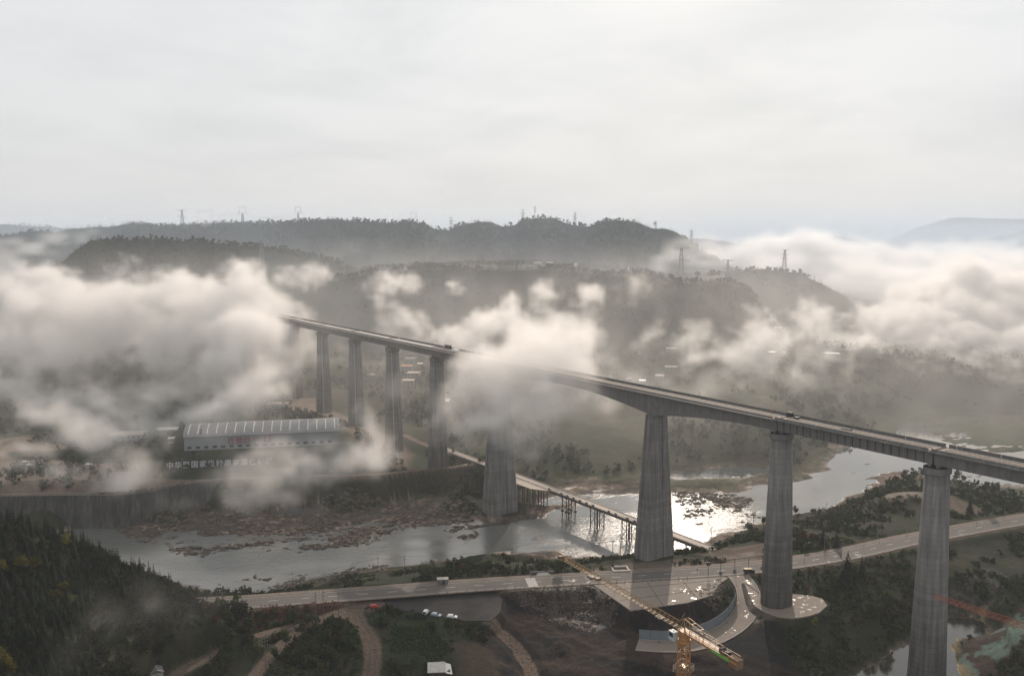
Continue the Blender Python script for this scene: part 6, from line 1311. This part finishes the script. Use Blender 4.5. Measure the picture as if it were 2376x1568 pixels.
def fog_density(lo, hi, step, puffs, seed, cells, floor=None):
    lo = np.array(lo, float); hi = np.array(hi, float); step = np.array(step, float); n = np.round((hi - lo) / step).astype(int) + 1
    S = np.zeros(n, np.float32); ax = [lo[i] + np.arange(n[i]) * step[i] for i in range(3)]
    wx = [sum((vnoise3(n, step, cells[j], seed + k + 20 * j) - .5) * cells[j] * WA[j] for j in (1, 2, 3, 4)).astype(np.float32) for k in range(3)]; wmx = max(np.abs(q).max() for q in wx)
    g = rngf(seed + 5); al = []
    for (dx, dy, Y, rx, rz, ry, amp) in puffs:
        amp = amp ** .75 if amp > .3 else amp; c = np.array(atY(dx, dy, Y)); r = np.array((rx * Y / F, ry, rz * Y / F)); al.append((c, r, amp * (PK[0] + (.22 if amp > 1.05 else 0))))
        m = r.min() * .9 + r.mean() * .1
        for _ in range(int(PK[1] * (1 + .6 * (r[0] / r[2])))):
            d = g.normal(size=3); d /= np.linalg.norm(d); d *= g.random() ** .5; d[2] = d[2] * .8 + .1; q = m * g.uniform(PK[2], PK[3]) * (1.15 - .5 * g.random() ** 2)
            al.append((c + d * r * .95, np.array((q * g.uniform(.9, 1.5), q, q * g.uniform(.65, 1.0))), amp * g.uniform(.5, 1.0) * PK[4] * (.55 if amp < .301 else 1)))
    for c, r, amp in al:
        e = 1.15
        i0 = [max(0, int((c[k] - r[k] * e - wmx - lo[k]) / step[k])) for k in range(3)]; i1 = [min(n[k], int((c[k] + r[k] * e + wmx - lo[k]) / step[k]) + 2) for k in range(3)]
        if any(a >= b_ for a, b_ in zip(i0, i1)): continue
        sl = tuple(slice(a, b_) for a, b_ in zip(i0, i1))
        X = ax[0][sl[0]][:, None, None] + wx[0][sl]; Y3 = ax[1][sl[1]][None, :, None] + wx[1][sl]; Z = ax[2][sl[2]][None, None, :] + wx[2][sl] * .8
        q = ((X - c[0]) / r[0]) ** 2 + ((Y3 - c[1]) / r[1]) ** 2 + np.where(Z > c[2], 1.0, .55) * ((Z - c[2]) / r[2]) ** 2
        v = amp * np.clip(1.25 - q, 0, 1) * .9; S[sl] = S[sl] + v - S[sl] * v * .75
    N = sum(vnoise3(n, step, c, seed + 10 + i) * a for i, (c, a) in enumerate(zip(cells, WG))).astype(np.float32); N = (N - N.mean()) / N.std()
    rid = np.abs(vnoise3(n, step, cells[2], seed + 30) * 2 - 1).astype(np.float32); rid = (rid - rid.mean()) / rid.std()
    env = np.clip(S * 2.5, 0, 1)
    soft = np.clip(S * .8 + .22 * N - .1, 0, 1.2) * env
    crisp = np.clip((S + FK[0] * N + FK[1] * rid - FK[2]) * FK[3], 0, 1) * env * (.35 + .75 * S)
    D = .22 * soft + 1.0 * crisp
    if floor is not None:
        y0, y1, amt, zt = floor; Yg = ax[1][None, :, None]; Zg = ax[2][None, None, :]
        D = np.maximum(D, amt * sm(Yg, y0, y1) * (1 - sm(Zg, zt * .55, zt)) * np.clip(1 + N * .5, 0, 3))
    return lo, n, step, D
WG = (.12, .2, .25, .25, .2); FK = (.19, .08, .23, 1.9); WA = (0, .5, .75, .9, .9); PK = (.32, 30, .18, .42, 1.1)
COLS = {300: (1.0, .98, .965), 400: (.99, .985, .985), 500: (.72, .84, .98)}
def fog_volume(name, lo, hi, step, puffs, density, seed, label, cells, floor=None):
    lo, n, step, D = fog_density(lo, hi, step, puffs, seed, cells, floor)
    hi = lo + (n - 1) * step
    D[[0, -1], :, :] = 0; D[:, [0, -1], :] = 0; D[:, :, [0, -1]] = 0
    D = D.astype(np.float32)
    me = bpy.data.meshes.new(name); me.vertices.add(D.size); a = me.attributes.new('fog_density', 'FLOAT', 'POINT'); a.data.foreach_set('value', D.ravel()); o = bpy.data.objects.new(name, me); COL.objects.link(o); tag(o, label, kind='stuff')
    ng = bpy.data.node_groups.new(name, 'GeometryNodeTree'); ng.interface.new_socket('Geometry', in_out='INPUT', socket_type='NodeSocketGeometry'); ng.interface.new_socket('Geometry', in_out='OUTPUT', socket_type='NodeSocketGeometry')
    nd = ng.nodes; lk = ng.links; gi = nd.new('NodeGroupInput'); go = nd.new('NodeGroupOutput'); vc = nd.new('GeometryNodeVolumeCube'); vc.inputs['Min'].default_value = lo; vc.inputs['Max'].default_value = lo + (n - 1) * step
    for i, k in enumerate('XYZ'): vc.inputs['Resolution ' + k].default_value = int(n[i])
    p = nd.new('GeometryNodeInputPosition')
    def vm(op, a_, b_):
        q = nd.new('ShaderNodeVectorMath'); q.operation = op; lk.new(a_, q.inputs[0])
        if b_ is not None: q.inputs[1].default_value = tuple(b_)
        return q
    s1_ = vm('SUBTRACT', p.outputs[0], lo); s2_ = vm('MULTIPLY', s1_.outputs[0], 1 / step); s3_ = vm('ADD', s2_.outputs[0], (.5, .5, .5)); s4_ = vm('FLOOR', s3_.outputs[0], None); s5_ = vm('DOT_PRODUCT', s4_.outputs[0], (n[1] * n[2], n[2], 1))
    si = nd.new('GeometryNodeSampleIndex'); si.data_type = 'FLOAT'; si.domain = 'POINT'; na_ = nd.new('GeometryNodeInputNamedAttribute'); na_.data_type = 'FLOAT'; na_.inputs[0].default_value = 'fog_density'
    lk.new(gi.outputs[0], si.inputs['Geometry']); lk.new(na_.outputs[0], si.inputs['Value']); lk.new(s5_.outputs['Value'], si.inputs['Index']); lk.new(si.outputs[0], vc.inputs['Density'])
    smn = nd.new('GeometryNodeSetMaterial'); lk.new(vc.outputs[0], smn.inputs[0]); smn.inputs['Material'].default_value = volmat(name, COLS[seed], density, .46 if seed < 500 else .2, 'density'); lk.new(smn.outputs[0], go.inputs[0])
    md = o.modifiers.new('fog', 'NODES'); md.node_group = ng; return D
NEAR = [
 # left bank of fog
 (60,700,900,160,62,110,1),(200,690,900,140,55,110,1),(340,705,880,130,68,110,1),(480,705,860,90,55,90,.9),(560,655,850,55,55,70,1),(590,730,820,95,75,100,1.1),(460,765,820,150,65,110,.9),(250,785,850,200,55,130,.8),(60,800,850,130,75,130,.8),(110,655,950,60,32,60,.8),(400,640,950,42,32,50,.8),(300,605,1000,28,28,40,.4),
 (590,780,760,85,85,80,1.0),(628,748,770,55,45,60,.9),(650,790,760,45,50,50,.6),(30,900,720,120,60,100,.7),(230,920,700,120,55,90,.62),(420,875,720,100,60,80,.5),(560,880,700,110,65,80,.7),(640,900,680,75,55,60,.45),(300,985,600,140,48,60,.55),(150,1000,590,140,45,60,.5),(330,1050,560,100,42,36,.42),(100,1090,530,120,38,36,.36),(250,1105,530,110,36,30,.34),(560,930,650,110,45,50,.42),
 (700,800,760,60,50,50,.35),(690,640,1000,70,22,60,.5),(740,640,1000,40,20,50,.45),
 (60,1110,540,110,34,34,.4),(330,1085,545,110,34,30,.4),(520,930,680,100,50,60,.55),
 # in front of the warehouse
 (820,1050,550,85,50,36,.5),(720,1105,525,110,50,36,.5),(620,1150,505,90,42,30,.38),(870,1020,580,55,45,36,.38),(750,1175,480,90,36,26,.26),(350,1130,520,80,30,26,.25),
 # plumes behind the bridge
 (930,668,850,42,36,50,1),(892,690,850,32,42,50,.9),(972,668,860,28,34,40,.9),(910,745,800,60,45,60,.75),(1000,765,800,80,45,70,.7),(1080,765,760,70,55,70,.9),(1110,728,780,55,40,60,.9),(1180,742,740,58,48,60,1),(1178,702,780,42,26,40,.7),(1270,688,800,33,32,40,.8),(1265,740,780,50,30,40,.55),(1372,716,760,42,32,42,.9),(1352,760,750,52,26,40,.55),(1070,648,900,22,22,30,.5),(1440,672,850,38,36,40,.32),(1235,790,600,95,42,50,.85),
 # the column wrapped round the bridge
 (1205,845,490,95,62,46,1.3),(1190,870,495,80,50,40,1.2),(1265,850,480,60,40,40,1.1),(1120,850,520,50,40,40,1.0),(1150,885,490,75,66,44,1.0),(1265,885,475,85,58,44,.8),(1130,950,480,88,66,44,.8),(1060,990,500,68,60,44,.55),(1210,985,460,130,60,44,.6),(1330,945,460,110,50,44,.62),(1400,1000,450,80,36,36,.26),(1190,1050,440,100,42,36,.32),(1470,925,440,50,26,26,.22),
 # right of the middle
 (1545,768,700,44,36,50,.5),(1590,765,800,60,40,60,.45),(1480,800,700,80,36,50,.4),(1620,820,650,90,45,50,.34),(1740,768,800,56,36,60,.65),(1700,800,800,120,45,70,.4),(1875,735,900,50,30,50,.55),(1900,775,900,110,36,80,.65),(1850,830,850,150,45,80,.34),(1330,830,650,80,40,50,.35),(1420,850,620,90,40,50,.28),(1700,900,600,120,40,50,.2),
 # the sea of fog on the right
 (2190,718,1200,130,50,150,1.2),(2290,690,1250,170,75,180,1.3),(2400,720,1200,170,80,180,1.3),(2170,782,1050,160,42,120,1.0),(2360,790,1020,160,46,110,1.0),(2010,790,1030,100,34,90,.7),(2550,740,1150,170,80,150,1.2),(2100,735,1150,90,45,90,1.15),(2030,745,1120,70,36,80,1.1),(2290,760,1080,130,50,110,1.2),(2250,830,960,200,26,80,.5),
 (120,1040,560,180,75,60,.3),(330,980,620,160,75,60,.3),(560,1010,560,160,65,50,.28),(650,1120,510,180,60,40,.3),(450,1170,500,160,42,30,.22),(1250,970,450,160,75,50,.3),(1400,900,560,150,65,60,.3),(1600,885,650,160,65,60,.3),(1800,880,760,170,65,80,.3),(1000,905,640,130,85,60,.28),(2150,850,850,200,45,90,.3),
 # thin mist over the near headland
 (330,1400,290,150,110,34,.18),(260,1490,265,160,90,34,.17),(440,1400,320,120,70,34,.14),(160,1560,245,130,70,28,.16)]
fog_volume('fog', (-760, 215, 0), (880, 1440, 176), (4.2, 4.6, 4.0), NEAR, .032, 300, 'drifting banks and plumes of morning fog in the valley and round the bridge', (140, 66, 32, 17, 10), (430, 720, .018, 176))
FAR = [(1950,650,1600,120,36,80,1.2),(2080,655,1650,120,40,90,1.3),(1800,612,1700,100,26,80,1.1),(1900,625,1900,120,34,120,1.2),(2300,600,2600,140,34,200,1.2),(40,598,1600,75,32,140,1),(125,590,1650,60,22,120,.8),(0,625,1480,130,36,60,1),(1450,607,1400,90,13,90,.7),(1560,592,1500,80,17,60,.85),(1655,600,1500,90,28,60,1),(1750,590,1900,110,28,250,1),(1850,592,2000,120,38,250,1.2),(1960,602,2200,120,38,300,1.2),(2060,612,2200,120,40,300,1.2),(2000,642,1700,150,48,200,1.3),(2150,600,2600,120,32,300,1.2),(2210,640,1800,200,42,250,1.3),(2376,622,2300,150,42,300,1.2),(2350,578,3300,60,18,250,1),(2400,662,1700,200,48,200,1.3),(2200,588,3200,160,18,300,1),(2550,620,2000,160,60,300,1.2),
 (860,575,1560,120,15,60,.2),(950,560,1650,90,11,60,.2),(650,592,1500,100,16,60,.16)]
fog_volume('fog', (-1200, 1445, -10), (2700, 3900, 225), (20, 20, 9), FAR, .016, 400, 'distant sea of fog between the hills', (330, 150, 75, 45, 30))
fog_volume('mist', (-1500, 760, -15), (3000, 5400, 285), (60, 60, 20), [], .016, 500, 'even bluish mist lying between the farther ridges', (600, 300, 200, 130, 90), (820, 1420, .026, 285))
